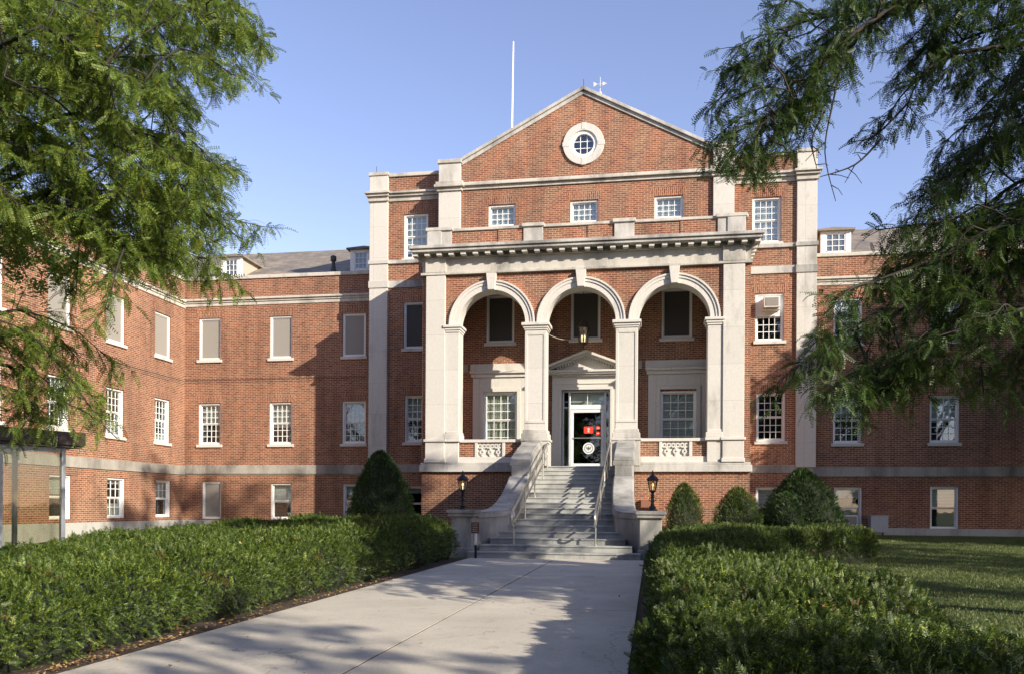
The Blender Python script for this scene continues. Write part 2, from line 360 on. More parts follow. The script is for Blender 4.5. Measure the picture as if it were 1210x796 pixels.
for a, b_ in zip(yy, yy[1:]):
    mb.box(-4.27, -2.25, a+.006, b_-.006, -.15, .006); mb.box(-2.226, -.17, a+.006, b_-.006, -.15, .006)
o = mb.build('path', M['path']); o['kind'] = 'structure'
mb = MB(); mb.box(-4.26, -.18, -6, 19.6, -.2, .0); struct('path_joint_bed', mb, M['soil'])

# ------------------------------------------------------------------ the building
B = thing('hospital_building', 'red brick institutional building with limestone trim, triple arched entrance portico and pedimented centre', 'building', (-2.4, 29, 0))
YG, YB, YW, XL = 29.3, 29.8, 30.8, -18.4
HOLES = {'gable': [], 'left_bay': [], 'right_bay': [], 'lw': [], 'rw': [], 'sw': []}
rnd = random.Random(3)
def window(pl, u0, u1, z0, z1, key, style='sash', cols=4, rows=3, blind=None, sill=True, lintel=True, label=None, curtain=False, wood='white', lower_blind=0, panel_top=0, depth=.1, sillmat='stone_carved', lower_muntins=True):
    HOLES[key].append((u0, u1, z0, z1))
    fw = .065; d0, d1 = depth-.05, depth+.09
    f = MB(); f.pbox(pl, u0, u0+fw, z0, z1, d0, d1); f.pbox(pl, u1-fw, u1, z0, z1, d0, d1); f.pbox(pl, u0+fw, u1-fw, z1-fw, z1, d0, d1); f.pbox(pl, u0+fw, u1-fw, z0, z0+fw, d0, d1)
    W = f.build('window', M[wood], B, bevel=.006)
    if label: W['label'] = label
    a, b, c, e = u0+fw, u1-fw, z0+fw, z1-fw; mid = (c+e)/2 if not panel_top else e-panel_top; r = .035
    if style == 'screen' or style == 'screen_dark':
        s = MB(); s.pbox(pl, a, b, c, e, depth, depth+.02); s.build('insect_screen', M['screen' if style == 'screen' else 'screen_dark'], W)
        s = MB(); 
        for (p, q, t, v) in ((a, a+.03, c, e), (b-.03, b, c, e), (a+.03, b-.03, c, c+.03), (a+.03, b-.03, e-.03, e)): s.pbox(pl, p, q, t, v, depth-.02, depth+.004)
        s.build('screen_frame', M['frame_grey'], W)
    else:
        s = MB()
        du, dl = depth+.02, depth+.05
        if style == 'single': areas = [(c, e, dl)]
        elif panel_top:
            pm = MB(); pm.pbox(pl, a, b, mid, e, depth-.01, depth+.03); pm.build('infill_panel', M['white'], W)
            areas = [(c, mid, dl)]
        else: areas = [(c, mid, dl), (mid, e, du)]
        for (p, q, dd) in areas:
            s.pbox(pl, a, a+r, p, q, dd, dd+.03); s.pbox(pl, b-r, b, p, q, dd, dd+.03); s.pbox(pl, a+r, b-r, p, p+r+.005, dd, dd+.03); s.pbox(pl, a+r, b-r, q-r, q, dd, dd+.03)
        s.build('sash', M[wood], W, bevel=.004)
        g = MB()
        for (p, q, dd) in areas: g.pbox(pl, a+r, b-r, p+r, q-r, dd+.014, dd+.018)
        g.build('pane', M['glass'], W)
        if cols:
            m_ = MB(); t = .011
            for k, (p, q, dd) in enumerate(areas):
                if k == 0 and not lower_muntins and not panel_top: continue
                for i in range(1, cols):
                    x = a+r+(b-a-2*r)*i/cols; m_.pbox(pl, x-t, x+t, p+r, q-r, dd+.004, dd+.024)
                for i in range(1, rows):
                    z = p+r+(q-p-2*r)*i/rows; m_.pbox(pl, a+r, b-r, z-t, z+t, dd+.006, dd+.022)
            m_.build('muntins', M[wood], W)
        if blind is None: blind = rnd.choice([.5, .5, .55, .62, .45, .8])
        if blind > 0:
            bl = MB(); n = max(2, int((e-c)*blind/.05)); zt = e
            for i in range(n):
                z = zt-i*.05; bl.pbox(pl, a+.01, b-.01, z-.044, z-.002, depth+.13+(.004 if i % 2 else 0), depth+.14)
            if curtain:
                bl = MB(); k = 14
                for i in range(k):
                    x = a+(b-a)*i/k; bl.pbox(pl, x+.002, x+(b-a)/k-.002, e-(e-c)*blind, e, depth+.13+.02*(i % 2), depth+.16)
            bl.build('curtain' if curtain else 'blind', M['curtain' if curtain else 'blind'], W)
        if lower_blind > 0:
            bl = MB(); bl.pbox(pl, a+.01, b-.01, c, c+(e-c)*lower_blind, depth+.15, depth+.16); bl.build('curtain', M['curtain'], W)
    if sill:
        s = MB(); s.pbox(pl, u0-.07, u1+.07, z0-.11, z0-.002, -.06, depth+.04); s.build('sill', M[sillmat], W, bevel=.008)
    if lintel:
        s = MB(); d = (-.004, .05)
        A = [pl(u0-.06, z1+.002, 0), pl(u1+.06, z1+.002, 0), pl(u1+.16, z1+.30, 0), pl(u0-.16, z1+.30, 0)]
        A = []; 
        def poly(dd): return [pl(u0-.05, z1+.002, dd), pl(u1+.05, z1+.002, dd), pl(u1+.14, z1+.29, dd), pl(u0-.14, z1+.29, dd)]
        s.prism(poly, d[0], d[1]); s.build('lintel', M['soldier'], W)
    return W
def wall_mb(pl, u0, u1, z0, z1, holes, reveal=.14):
    mb = MB()
    us = sorted(set([u0, u1]+[h[i] for h in holes for i in (0, 1) if u0 < h[i] < u1])); zs = sorted(set([z0, z1]+[h[i] for h in holes for i in (2, 3) if z0 < h[i] < z1]))
    for a, b in zip(us, us[1:]):
        for c, e in zip(zs, zs[1:]):
            mu, mz = (a+b)/2, (c+e)/2
            if any(h[0] < mu < h[1] and h[2] < mz < h[3] for h in holes): continue
            mb.add([pl(a, c, 0), pl(b, c, 0), pl(b, e, 0), pl(a, e, 0)], [(0, 1, 2, 3)])
    for h in holes:
        a, b, c, e = h[:4]
        mb.add([pl(a, c, 0), pl(b, c, 0), pl(b, e, 0), pl(a, e, 0), pl(a, c, reveal), pl(b, c, reveal), pl(b, e, reveal), pl(a, e, reveal)], [(0, 1, 5, 4), (1, 2, 6, 5), (2, 3, 7, 6), (3, 0, 4, 7)])
    return mb
def raw(mb, name, mat, parent):   # walls keep their winding (open sheets)
    me = bpy.data.meshes.new(name); me.from_pydata(mb.v, [], mb.f); me.update(); return link(name, me, mat, parent)
PG, PB, PW, PS = front(YG), front(YB), front(YW), facex(XL)

# windows of the wings -------------------------------------------------
for i, x in enumerate((-17.79, -14.79, -11.80)):
    window(PW, x, x+.93, 6.95, 8.60, 'lw', 'screen')
    window(PW, x, x+.95, 3.60, 5.24, 'lw', cols=4, rows=3, blind=(.5, .62, .5)[i])
window(PW, -17.62, -16.80, .66, 2.14, 'lw', 'screen', sill=False, lintel=False)
window(PW, -14.72, -13.84, .66, 2.08, 'lw', cols=0, blind=.55, sill=False, lintel=False)
window(PW, -11.75, -10.87, .66, 2.05, 'lw', cols=0, blind=.3, sill=False, lintel=False)
for i, y in enumerate((28.78, 25.93, 23.13, 20.30, 17.50)):
    window(PS, y, y+1.03, 6.82, 8.46, 'sw', 'screen')
    window(PS, y, y+1.0, 3.58, 5.24, 'sw', cols=4, rows=3, blind=(.0, .0, .3, .5, .5)[i], lower_blind=(.2, .3, 0, 0, 0)[i])
    window(PS, y+.1, y+1.1, .74, 2.14, 'sw', cols=3 if i < 2 else 0, rows=2, blind=(.5, .15, .45, .5, .5)[i], sill=False, lintel=False, lower_blind=(0, .35, 0, 0, 0)[i], lower_muntins=(i != 0))
for i, x in enumerate((6.25, 9.42, 12.6, 15.8)):
    window(PW, x, x+.95, 6.98, 8.56, 'rw', cols=4, rows=3, blind=(.5, .3, .5, .5)[i])
    window(PW, x, x+.95, 3.50, 5.13, 'rw', cols=4, rows=3, blind=(.45, .6, .5, .5)[i])
    if i == 0: window(PW, x+.05, x+.98, .52, 1.97, 'rw', cols=0, blind=.25, sill=False, lintel=False)
    else: window(PW, x+.03, x+.95, .52, 2.0, 'rw', cols=0, blind=(0, .5, .6, .5)[i], sill=False, lintel=False)
# side bays
window(PB, -9.07, -8.15, 10.30, 11.94, 'left_bay', cols=4, rows=3, blind=.9); window(PB, -9.06, -8.14, 7.00, 8.71, 'left_bay', 'screen_dark')
window(PB, -9.0, -8.1, 3.56, 5.28, 'left_bay', cols=4, rows=3, blind=.5); window(PB, -9.0, -8.1, .66, 1.95, 'left_bay', cols=0, blind=.2, sill=False, lintel=False)
window(PB, 3.36, 4.31, 10.32, 11.88, 'right_bay', cols=4, rows=3, blind=1.0)
window(PB, 3.48, 4.43, 6.95, 8.58, 'right_bay', cols=4, rows=3, blind=.2, panel_top=.72)
window(PB, 3.53, 4.49, 3.52, 5.17, 'right_bay', cols=4, rows=3, blind=.0, lower_muntins=True)
window(PB, 3.53, 4.46, .52, 1.94, 'right_bay', cols=0, blind=.5, sill=False, lintel=False)
# centre: behind the arches, upper three
for (a, b, z0, z1) in ((-5.85, -4.84, 7.03, 8.72), (-2.83, -1.80, 7.07, 8.78), (.30, 1.33, 7.03, 8.74)): window(PG, a, b, z0, z1, 'gable', 'screen_dark', lintel=False)
window(PG, -5.92, -4.72, 3.30, 5.28, 'gable', cols=4, rows=3, blind=1.0, curtain=True, lintel=False, sill=False, depth=.06)
window(PG, .27, 1.49, 3.30, 5.22, 'gable', cols=4, rows=3, blind=1.0, lintel=False, sill=False, depth=.06)
for a in (-5.80, -2.88, .03): window(PG, a, a+.98, 11.16, 11.93, 'gable', 'single', cols=4, rows=3, blind=1.0, sill=False)
DOOR = (-3.12, -1.44, 2.55, 5.30); HOLES['gable'].append(DOOR)

# walls ----------------------------------------------------------------
def rb(name, mb, mat='brick', **k): return raw(mb, name, M[mat], B)
rb('wall', wall_mb(PW, XL, -10.3, .62, 10.08, HOLES['lw'])); rb('wall', wall_mb(PS, 13.0, YW, .62, 10.08, HOLES['sw'])); rb('wall', wall_mb(PW, 5.4, 19, .56, 10.02, HOLES['rw']))
rb('wall', wall_mb(PB, -10.3, -7.6, .3, 13.35, HOLES['left_bay'])); rb('wall', wall_mb(PB, 2.6, 5.42, .3, 13.28, HOLES['right_bay']))
g = wall_mb(PG, -7.62, 2.72, 0, 13.2, HOLES['gable'])
# triangle with a round opening
GX, GA, RO = -2.44, 15.64, .47
oc = (-2.42, 13.88); n = 48
out = []
for k in range(n):
    a = 2*math.pi*k/n; dx, dz = math.cos(a), math.sin(a); ts = []
    if dz < 0: ts.append((13.2-oc[1])/dz)
    for s in (-1, 1):   # rake lines z = GA - .443*s*(x-GX)
        den = dz+.515*s*dx
        if den > 1e-6: ts.append((GA-.515*s*(oc[0]-GX)-oc[1])/den)
    xl = 5.14
    t = min(x for x in ts if x > 0); out.append((oc[0]+dx*t, oc[1]+dz*t))
V = [(oc[0]+RO*math.cos(2*math.pi*k/n), YG, oc[1]+RO*math.sin(2*math.pi*k/n)) for k in range(n)]+[(x, YG, z) for x, z in out]
F = [(k, n+k, n+(k+1) % n, (k+1) % n) for k in range(n)]
g.add(V, F)
def corner(px, pz):
    ang = math.atan2(pz-oc[1], px-oc[0]) % (2*math.pi); k = int(ang/(2*math.pi)*n); g.add([V[n+k], (px, YG, pz), V[n+(k+1) % n]], [(0, 1, 2)])
xr = GX+(GA-13.2)/.515; xq = GX-(GA-13.2)/.515; corner(xq, 13.2); corner(xr, 13.2); corner(GX, GA)
if 0: corner(2.72, max(13.2, GA-.515*(2.72-GX))); corner(-7.62, max(13.2, GA-.515*(GX+7.62)))
rb('wall', g)
m_ = MB(); m_.add([(-7.62, YG, 0), (-7.62, YB+.1, 0), (-7.62, YB+.1, 13.4), (-7.62, YG, 13.4)], [(0, 3, 2, 1)]).add([(2.72, YG, 0), (2.72, YB+.1, 0), (2.72, YB+.1, 13.5), (2.72, YG, 13.4)], [(0, 1, 2, 3)])
m_.add([(-10.3, YB, 0), (-10.3, 44, 0), (-10.3, 44, 13.35), (-10.3, YB, 13.35)], [(0, 3, 2, 1)]).add([(5.42, YB, 0), (5.42, 44, 0), (5.42, 44, 13.28), (5.42, YB, 13.28)], [(0, 1, 2, 3)])
m_.build('wall', M['brick'], B)
# foundations
f = MB(); f.pbox(PW, XL, -10.3, 0, .62, -.05, .2); f.pbox(PS, 13, YW+.05, -.2, .62, -.05, .2); f.pbox(PW, 5.43, 19, 0, .56, -.05, .2); f.pbox(PB, -10.3, -7.7, 0, .5, -.04, .2); f.pbox(PB, 3.12, 5.44, 0, .46, -.04, .2)
f.build('foundation', M['foundation'], B, bevel=.01)
# near-black sheets behind the windows: darkness of the rooms given as colour
r = MB()
r.add([(XL-.7, YW+.7, 0), (-10, YW+.7, 0), (-10, YW+.7, 10), (XL-.7, YW+.7, 10)], [(0, 1, 2, 3)]).add([(XL-.7, 13, 0), (XL-.7, YW+.7, 0), (XL-.7, YW+.7, 10), (XL-.7, 13, 10)], [(0, 1, 2, 3)])
r.add([(5.4, YW+.7, 0), (19, YW+.7, 0), (19, YW+.7, 10), (5.4, YW+.7, 10)], [(0, 1, 2, 3)]).add([(-10.2, YB+.8, 0), (5.4, YB+.8, 0), (5.4, YB+.8, 13.2), (-10.2, YB+.8, 13.2)], [(0, 1, 2, 3)])
r.add([(GX-2, YG+.9, 13), (GX+2, YG+.9, 13), (GX+2, YG+.9, 15), (GX-2, YG+.9, 15)], [(0, 1, 2, 3)])
for z in (2.5, 6.2, 9.4): r.add([(XL-.7, YW+.2, z), (-10, YW+.2, z), (-10, YW+.7, z), (XL-.7, YW+.7, z)], [(0, 1, 2, 3)])
r.build('room_backing', M['room'], B)
# stone courses of the wings
c = MB(); c.pbox(PW, XL, -10.3, 2.44, 2.79, -.05, .05); c.pbox(PS, 13, YW+.05, 2.40, 2.75, -.05, .05); c.pbox(PW, 5.4, 19, 2.34, 2.67, -.05, .05)
c.pbox(PW, XL, -10.3, 2.40, 2.44, -.02, .05); c.pbox(PB, -10.3, -7.7, 2.45, 2.75, -.04, .05); c.pbox(PB, 3.1, 5.42, 2.42, 2.70, -.04, .05)
c.build('belt_course', M['stone_belt'], B, bevel=.012)
c = MB()
def cornice(mb, pl, u0, u1, z0, z1):
    h = z1-z0; mb.pbox(pl, u0, u1, z0, z0+h*.45, -.03, .05); mb.pbox(pl, u0, u1, z0+h*.45, z0+h*.72, -.07, .05); mb.pbox(pl, u0, u1, z0+h*.72, z1, -.13, .05)
cornice(c, PW, XL, -10.3, 9.05, 9.34); cornice(c, PS, 13, YW+.13, 9.0, 9.30); cornice(c, PW, 5.4, 19, 9.02, 9.30)
c.build('cornice', M['stone_cornice'], B, bevel=.01)
c = MB(); c.pbox(PW, XL-.3, -10.3, 10.08, 10.22, -.05, .36); c.pbox(PS, 13, YW-.05, 10.08, 10.20, -.05, .36); c.pbox(PW, 5.4, 19, 10.02, 10.15, -.05, .36)
c.build('coping', M['stone_cornice'], B, bevel=.012)
c = MB(); c.pbox(PW, XL, -10.3, 6.04, 6.24, -.012, .02); c.pbox(PW, XL, -10.3, 6.16, 6.24, -.03, .02); c.pbox(PS, 13, YW, 6.0, 6.2, -.012, .02); c.pbox(PS, 13, YW, 6.12, 6.2, -.03, .02)
c.pbox(PW, 5.4, 19, 5.95, 6.15, -.012, .02); c.pbox(PW, 5.4, 19, 6.07, 6.15, -.03, .02)
c.build('brick_band', M['belt_brick'], B)
for x0, x1, z0, z1 in ((-16.1, -13.1, 9.42, 10.0), (6.9, 9.2, 9.4, 9.94)):
    pass
# side bays: stone dressings
s = MB()
for (x0, x1, zt) in ((-10.36, -9.66, 13.38), (4.82, 5.48, 13.31)): s.box(x0, x1, YB-.10, YB+.6, 2.62, zt)
s.build('corner_pilaster', M['stone'], B, bevel=.012)
s = MB()
for (x0, x1) in ((-9.66, -7.62), (2.72, 4.82)):
    s.pbox(PB, x0, x1, 10.12, 10.25, -.07, .05); s.pbox(PB, x0, x1, 9.24, 9.50, -.05, .05)
s.box(-10.40, -9.62, YB-.14, YB+.6, 10.12, 10.26); s.box(4.78, 5.52, YB-.14, YB+.6, 10.12, 10.26)
s.box(-10.39, -9.63, YB-.13, YB+.6, 9.24, 9.50); s.box(4.79, 5.51, YB-.13, YB+.6, 9.22, 9.48)
s.build('string_course', M['stone_weathered'], B, bevel=.01)
s = MB()
for (x0, x1, z, e) in ((-9.62, -7.62, 12.42, 0), (2.72, 4.78, 12.36, 0), (-10.44, -9.60, 12.42, 1), (4.76, 5.56, 12.36, 1)):
    y = YB-(.12 if e else 0); s.box(x0+.03*e, x1-.03*e, y-.05, YB+.5, z, z+.16); s.box(x0, x1, y-.13, YB+.5, z+.16, z+.25); s.box(x0-.05*e, x1+.05*e, y-.2, YB+.5, z+.25, z+.33)
s.build('cornice', M['stone_cornice'], B, bevel=.01)
s = MB(); s.box(-9.64, -7.62, YB-.06, YB+.3, 13.33, 13.46); s.box(2.72, 4.8, YB-.06, YB+.3, 13.26, 13.39); s.box(-10.40, -9.63, YB-.14, YB+.6, 13.38, 13.5); s.box(4.79, 5.52, YB-.14, YB+.6, 13.31, 13.43)
s.build('coping', M['stone_cornice'], B, bevel=.012)
# gable block
s = MB()
for (x0, x1) in ((-7.60, -6.80), (2.0, 2.70)):
    s.box(x0, x1, YG-.12, YG+.3, 9.6, 12.5); s.box(x0, x1, YG-.12, YG+.3, 12.8, 13.48)
s.build('gable_pilaster', M['stone'], B, bevel=.012)
s = MB(); s.box(-6.8, 2.0, YG-.06, YG+.2, 12.50, 12.62); s.box(-6.8, 2.0, YG-.16, YG+.2, 12.62, 12.70); s.box(-6.8, 2.0, YG-.12, YG+.2, 12.70, 12.76)
for (x0, x1) in ((-7.66, -6.74), (1.94, 2.76)):
    s.box(x0, x1, YG-.18, YG+.52, 12.46, 12.58); s.box(x0-.08, x1+.08, YG-.28, YG+.52, 12.58, 12.68); s.box(x0-.04, x1+.04, YG-.2, YG+.52, 12.68, 12.80)
    s.box(x0+.02, x1-.02, YG-.17, YG+.55, 13.46, 13.60)
s.build('gable_cornice', M['stone_cornice'], B, bevel=.012)
s = MB()
for sg, xe in ((-1, -6.78), (1, 1.98)):
    zf = lambda x: GA-.515*abs(x-GX)
    for (lo, hi, pr) in ((-.02, .12, .05), (.12, .24, .12)):
        s.prism(lambda y, lo=lo, hi=hi, xe=xe: [(GX, y, GA+lo), (xe, y, zf(xe)+lo), (xe, y, zf(xe)+hi), (GX, y, GA+hi)], YG-pr, YG+.45)
s.build('raking_coping', M['stone_weathered'], B, bevel=.01)
# oculus
def ring(mb, cx, cz, r0, r1, y0, y1, n=40, a0=0, a1=2*math.pi):
    full = abs(a1-a0-2*math.pi) < 1e-6; k = n if full else n+1
    P = [(a0+(a1-a0)*i/n) for i in range(k)]; base = len(mb.v)
    for (r, y) in ((r0, y0), (r1, y0), (r1, y1), (r0, y1)): mb.v += [(cx+r*math.cos(a), y, cz+r*math.sin(a)) for a in P]
    for i in range(n if full else n):
        j = (i+1) % k
        for q in range(4): mb.f.append((base+q*k+i, base+q*k+j, base+((q+1) % 4)*k+j, base+((q+1) % 4)*k+i))
    if not full:
        for i in (0, k-1): mb.f.append(tuple(base+q*k+i for q in range(4)))
    return mb
s = ring(MB(), *oc, .47, .72, YG-.07, YG+.15)
for a in range(4):
    ca, sa = math.cos(a*math.pi/2), math.sin(a*math.pi/2); x, z = oc[0]+ca*.62, oc[1]+sa*.62; hx, hz = (.16, .11) if ca else (.11, .16)
    hx, hz = (.12, .075) if abs(ca) > .5 else (.075, .12); s.box(x-hx, x+hx, YG-.08, YG+.1, z-hz, z+hz)
O = s.build('oculus', M['stone_carved'], B, bevel=.006)
s = ring(MB(), *oc, .35, .47, YG-.02, YG+.14); 
for k in (-.117, .117):
    h = math.sqrt(.35**2-k**2); s.box(oc[0]+k-.012, oc[0]+k+.012, YG+.06, YG+.09, oc[1]-h, oc[1]+h); s.box(oc[0]-h, oc[0]+h, YG+.062, YG+.088, oc[1]+k-.012, oc[1]+k+.012)
s.build('round_sash', M['white'], O, bevel=.004)
s = MB(); s.prism(lambda y: [(oc[0]+.36*math.cos(2*math.pi*k/32), y, oc[1]+.36*math.sin(2*math.pi*k/32)) for k in range(32)], YG+.07, YG+.075); s.build('pane', M['glass'], O)
# roofs
r = MB()
def roofside(x0, x1, y0, z0, y1, z1): r.add([(x0, y0, z0), (x1, y0, z0), (x1, y1, z1), (x0, y1, z1)], [(0, 1, 2, 3)])
roofside(-28, -10.3, 31.15, 10.05, 36.9, 13.0); roofside(-28, -10.3, 36.9, 13.0, 43, 10); roofside(5.42, 24, 31.15, 10.0, 36.9, 12.85); roofside(5.42, 24, 36.9, 12.85, 43, 10)
r.add([(XL-.35, 13, 10.05), (XL-.35, 42, 10.05), (XL-6, 42, 13.0), (XL-6, 13, 13.0)], [(0, 1, 2, 3)]).add([(XL-6, 13, 13), (XL-6, 42, 13), (XL-12, 42, 10), (XL-12, 13, 10)], [(0, 1, 2, 3)])
r.add([(GX, YG+.4, 15.7), (GX, 44, 15.7), (-7.6, 44, 13.05), (-7.6, YG+.4, 13.05)], [(0, 1, 2, 3)]).add([(GX, YG+.4, 15.7), (GX, 44, 15.7), (2.7, 44, 13.05), (2.7, YG+.4, 13.05)], [(0, 1, 2, 3)])
r.add([(-10.2, YB+.2, 12.9), (-7.6, YB+.2, 12.9), (-7.6, 44, 12.9), (-10.2, 44, 12.9)], [(0, 1, 2, 3)]).add([(2.7, YB+.2, 12.9), (5.4, YB+.2, 12.9), (5.4, 44, 12.9), (2.7, 44, 12.9)], [(0, 1, 2, 3)])
r.add([(19, YW, 0), (19, 43, 0), (19, 43, 10.1), (19, 36.9, 12.8), (19, YW, 10.1)], [(0, 1, 2, 3, 4)]).add([(XL, 13, 0), (XL-12, 13, 0), (XL-12, 13, 10.1), (XL-6, 13, 13), (XL, 13, 10.1)], [(0, 1, 2, 3, 4)])
r.add([(-30, 44, 0), (24, 44, 0), (24, 44, 13), (-30, 44, 13)], [(0, 1, 2, 3)])
RF = r.build('roof', M['slate'], B)
# dormers
def dormer(x0, x1, y, z0, z1, lab):
    s = MB(); t = .11; s.box(x0-.1, x0+t-.02, y, y+.12, z0-.3, z1+.1); s.box(x1-t+.02, x1+.1, y, y+.12, z0-.3, z1+.1); s.box(x0+t-.02, x1-t+.02, y, y+.12, z1, z1+.1); s.box(x0+t-.02, x1-t+.02, y, y+.12, z0-.3, z0+.04)
    D = s.build('dormer', M['white'], B, bevel=.008, label=lab)
    s = MB(); s.box(x0-.07, x1+.07, y+.12, y+3.2, z0-.35, z1+.08); s.build('dormer_siding', M['siding'], D)
    s = MB(); a, b = x0-.22, x1+.22; cx = (a+b)/2; h = .24; zt = z1+.12
    s.box(a, b, y-.14, y+3.4, zt-.03, zt+.03)
    s.add([(a, y-.14, zt+.03), (b, y-.14, zt+.03), (b, y+3.4, zt+.03), (a, y+3.4, zt+.03), (cx, y+.35, zt+h), (cx, y+3.4, zt+h)], [(0, 1, 4), (1, 2, 5, 4), (0, 4, 5, 3), (2, 3, 5)])
    s.build('dormer_roof', M['slate'], D)
    a, b, c_, e = x0+t-.02, x1-t+.02, z0+.04, z1
    s = MB(); s.box(a, b, y+.03, y+.035, c_, e); s.build('pane', M['glass'], D)
    s = MB(); s.box(a, b, y+.06, y+.07, c_, e); s.build('blind', M['screen'], D)
    s = MB()
    for i in range(1, 3): x = a+(b-a)*i/3; s.box(x-.012, x+.012, y+.015, y+.045, c_, e)
    for i in range(1, 3): z = c_+(e-c_)*i/3; s.box(a, b, y+.017, y+.043, z-.012, z+.012)
    for (p, q, u, v) in ((a, a+.035, c_, e), (b-.035, b, c_, e), (a, b, c_, c_+.035), (a, b, e-.035, e)): s.box(p, q, y+.012, y+.05, u, v)
    s.build('muntins', M['white'], D)
dormer(-17.42, -16.72, 32.0, 10.55, 11.25, None); dormer(-11.86, -11.16, 32.0, 10.6, 11.32, None); dormer(6.12, 6.98, 32.0, 10.5, 11.2, None); dormer(11.5, 12.36, 32.0, 10.5, 11.2, None)
s = MB(); s.lathe([(.07, 10.6), (.07, 11.15), (.12, 11.16), (.12, 11.34), (.05, 11.38)], -12.86, 32.5, 12); s.lathe([(.16, 10.6), (.08, 10.95)], -12.86, 32.5, 12); s.build('vent_pipe', M['dark_metal'], RF, smooth=False)

# ------------------------------------------------------------------ portico
YP = 27.1; XP0, XP1 = -7.60, 3.03; ZS = 7.22
s = MB(); s.box(XP0, XP1, YP+.04, YG, .0, 2.40); BASE = s
# opening in the base for the stairs: build as two halves
s = MB(); s.box(XP0, -4.05, YP+.04, YG, .1, 2.40); s.box(-.55, XP1, YP+.04, YG, .1, 2.40); s.build('portico_base', M['brick'], B)
s = MB(); s.box(XP0-.06, -3.55, YP-.07, YP+.7, 2.36, 2.58); s.box(XP0-.02, -3.6, YP-.03, YP+.7, 2.58, 2.67); s.box(-1.05, XP1+.06, YP-.07, YP+.7, 2.36, 2.58); s.box(-1.0, XP1+.02, YP-.03, YP+.7, 2.58, 2.67)
s.box(XP0-.06, XP0+.6, YP+.7, YB, 2.36, 2.67); s.box(XP1-.6, XP1+.06, YP+.7, YB, 2.36, 2.67)
s.build('portico_plinth', M['stone_weathered'], B, bevel=.015)
s = MB(); s.box(XP0+.1, XP1-.1, YP+.5, YG+.2, 2.40, 2.552); s.build('portico_floor', M['step_stone'], B)
# side walls and edge strips of brick
s = MB(); s.box(XP0, XP0+.5, YP+.06, YB+.02, 2.67, 8.9); s.box(XP1-.5, XP1, YP+.06, YB+.02, 2.67, 8.9)
s.build('portico_side_wall', M['brick'], B)
# pilasters
PILX = ((-7.46, -6.80), (2.18, 2.84))
s = MB()
for k, (a, b) in enumerate(PILX):
    s.box(a, b, YP-.04, YP+.2, 2.67, 8.86); ia, ib = ((b, b+.47) if k == 0 else (a-.47, a)); s.box(ia, ib, YP+.01, YP+.62, 2.67, 6.98)
P = s.build('portico_pilaster', M['stone'], B, bevel=.015)
s = MB()
for k, (a, b) in enumerate(PILX):
    s.box(a-.05, b+.05, YP-.09, YP+.25, 3.36, 3.45); s.box(a-.03, b+.03, YP-.07, YP+.2, 2.67, 2.80)
    ia, ib = ((b+.03, b+.47) if k == 0 else (a-.47, a-.03)); s.box(ia-.04, ib+.04, YP-.05, YP+.68, 3.45, 3.62); s.box(ia-.0, ib+.02 if k == 0 else ib, YP-.02, YP+.65, 3.62, 3.70)
    s.box(ia-.06, ib+.06, YP-.06, YP+.68, 3.36, 3.45)
    s.box(ia-.02, ib+.02, YP-.02, YP+.65, 6.98, 7.05); s.box(ia-.05, ib+.05, YP-.05, YP+.68, 7.05, 7.13); s.box(ia-.09, ib+.09, YP-.09, YP+.70, 7.13, 7.22)
s.build('pilaster_mouldings', M['stone_carved'], B, bevel=.012)
# free piers
for (a, b) in ((-4.12, -3.42), (-1.17, -.47)):
    s = MB(); s.box(a, b, YP, YP+.62, 3.45, 6.98)
    # sunk panel on the front: raised border
    for (p, q, u, v) in ((a, a+.09, 3.95, 6.9), (b-.09, b, 3.95, 6.9), (a+.09, b-.09, 3.95, 4.04), (a+.09, b-.09, 6.81, 6.9)): s.box(p, q, YP-.022, YP+.01, u, v)
    PR = s.build('pier', M['stone'], B, bevel=.01)
    s = MB(); s.box(a-.10, b+.10, YP-.10, YP+.72, 2.55, 3.36); s.box(a-.13, b+.13, YP-.13, YP+.75, 3.36, 3.45); s.box(a-.09, b+.09, YP-.09, YP+.71, 3.45, 3.62); s.box(a-.05, b+.05, YP-.05, YP+.67, 3.62, 3.74)
    s.build('pier_base', M['stone_weathered'], PR, bevel=.018)
    s = MB(); s.box(a-.03, b+.03, YP-.03, YP+.65, 6.98, 7.04); s.box(a-.06, b+.06, YP-.06, YP+.68, 7.04, 7.12); s.box(a-.11, b+.11, YP-.11, YP+.73, 7.12, 7.22); s.build('capital', M['stone_carved'], PR, bevel=.012)
# arches
AX = (-5.24, -2.30, .67); RI, RX = 1.12, 1.44
g = MB(); X0, X1, ZT = -6.80, 2.18, 8.88; rr = RI+.06
for y in (YP+.06, YP+.60):
    edges = [X0]
    for cx in AX:
        n = 28
        for i in range(n):
            a0 = math.pi-math.pi*i/n; a1 = math.pi-math.pi*(i+1)/n
            p = (cx+rr*math.cos(a0), ZS+rr*math.sin(a0)); q = (cx+rr*math.cos(a1), ZS+rr*math.sin(a1))
            g.add([(p[0], y, p[1]), (q[0], y, q[1]), (q[0], y, ZT), (p[0], y, ZT)], [(0, 1, 2, 3)])
    xs_ = [X0]+[v for cx in AX for v in (cx-rr, cx+rr)]+[X1]
    for i in range(0, len(xs_), 2): g.add([(xs_[i], y, ZS), (xs_[i+1], y, ZS), (xs_[i+1], y, ZT), (xs_[i], y, ZT)], [(0, 1, 2, 3)])
rb('arcade_wall', g)
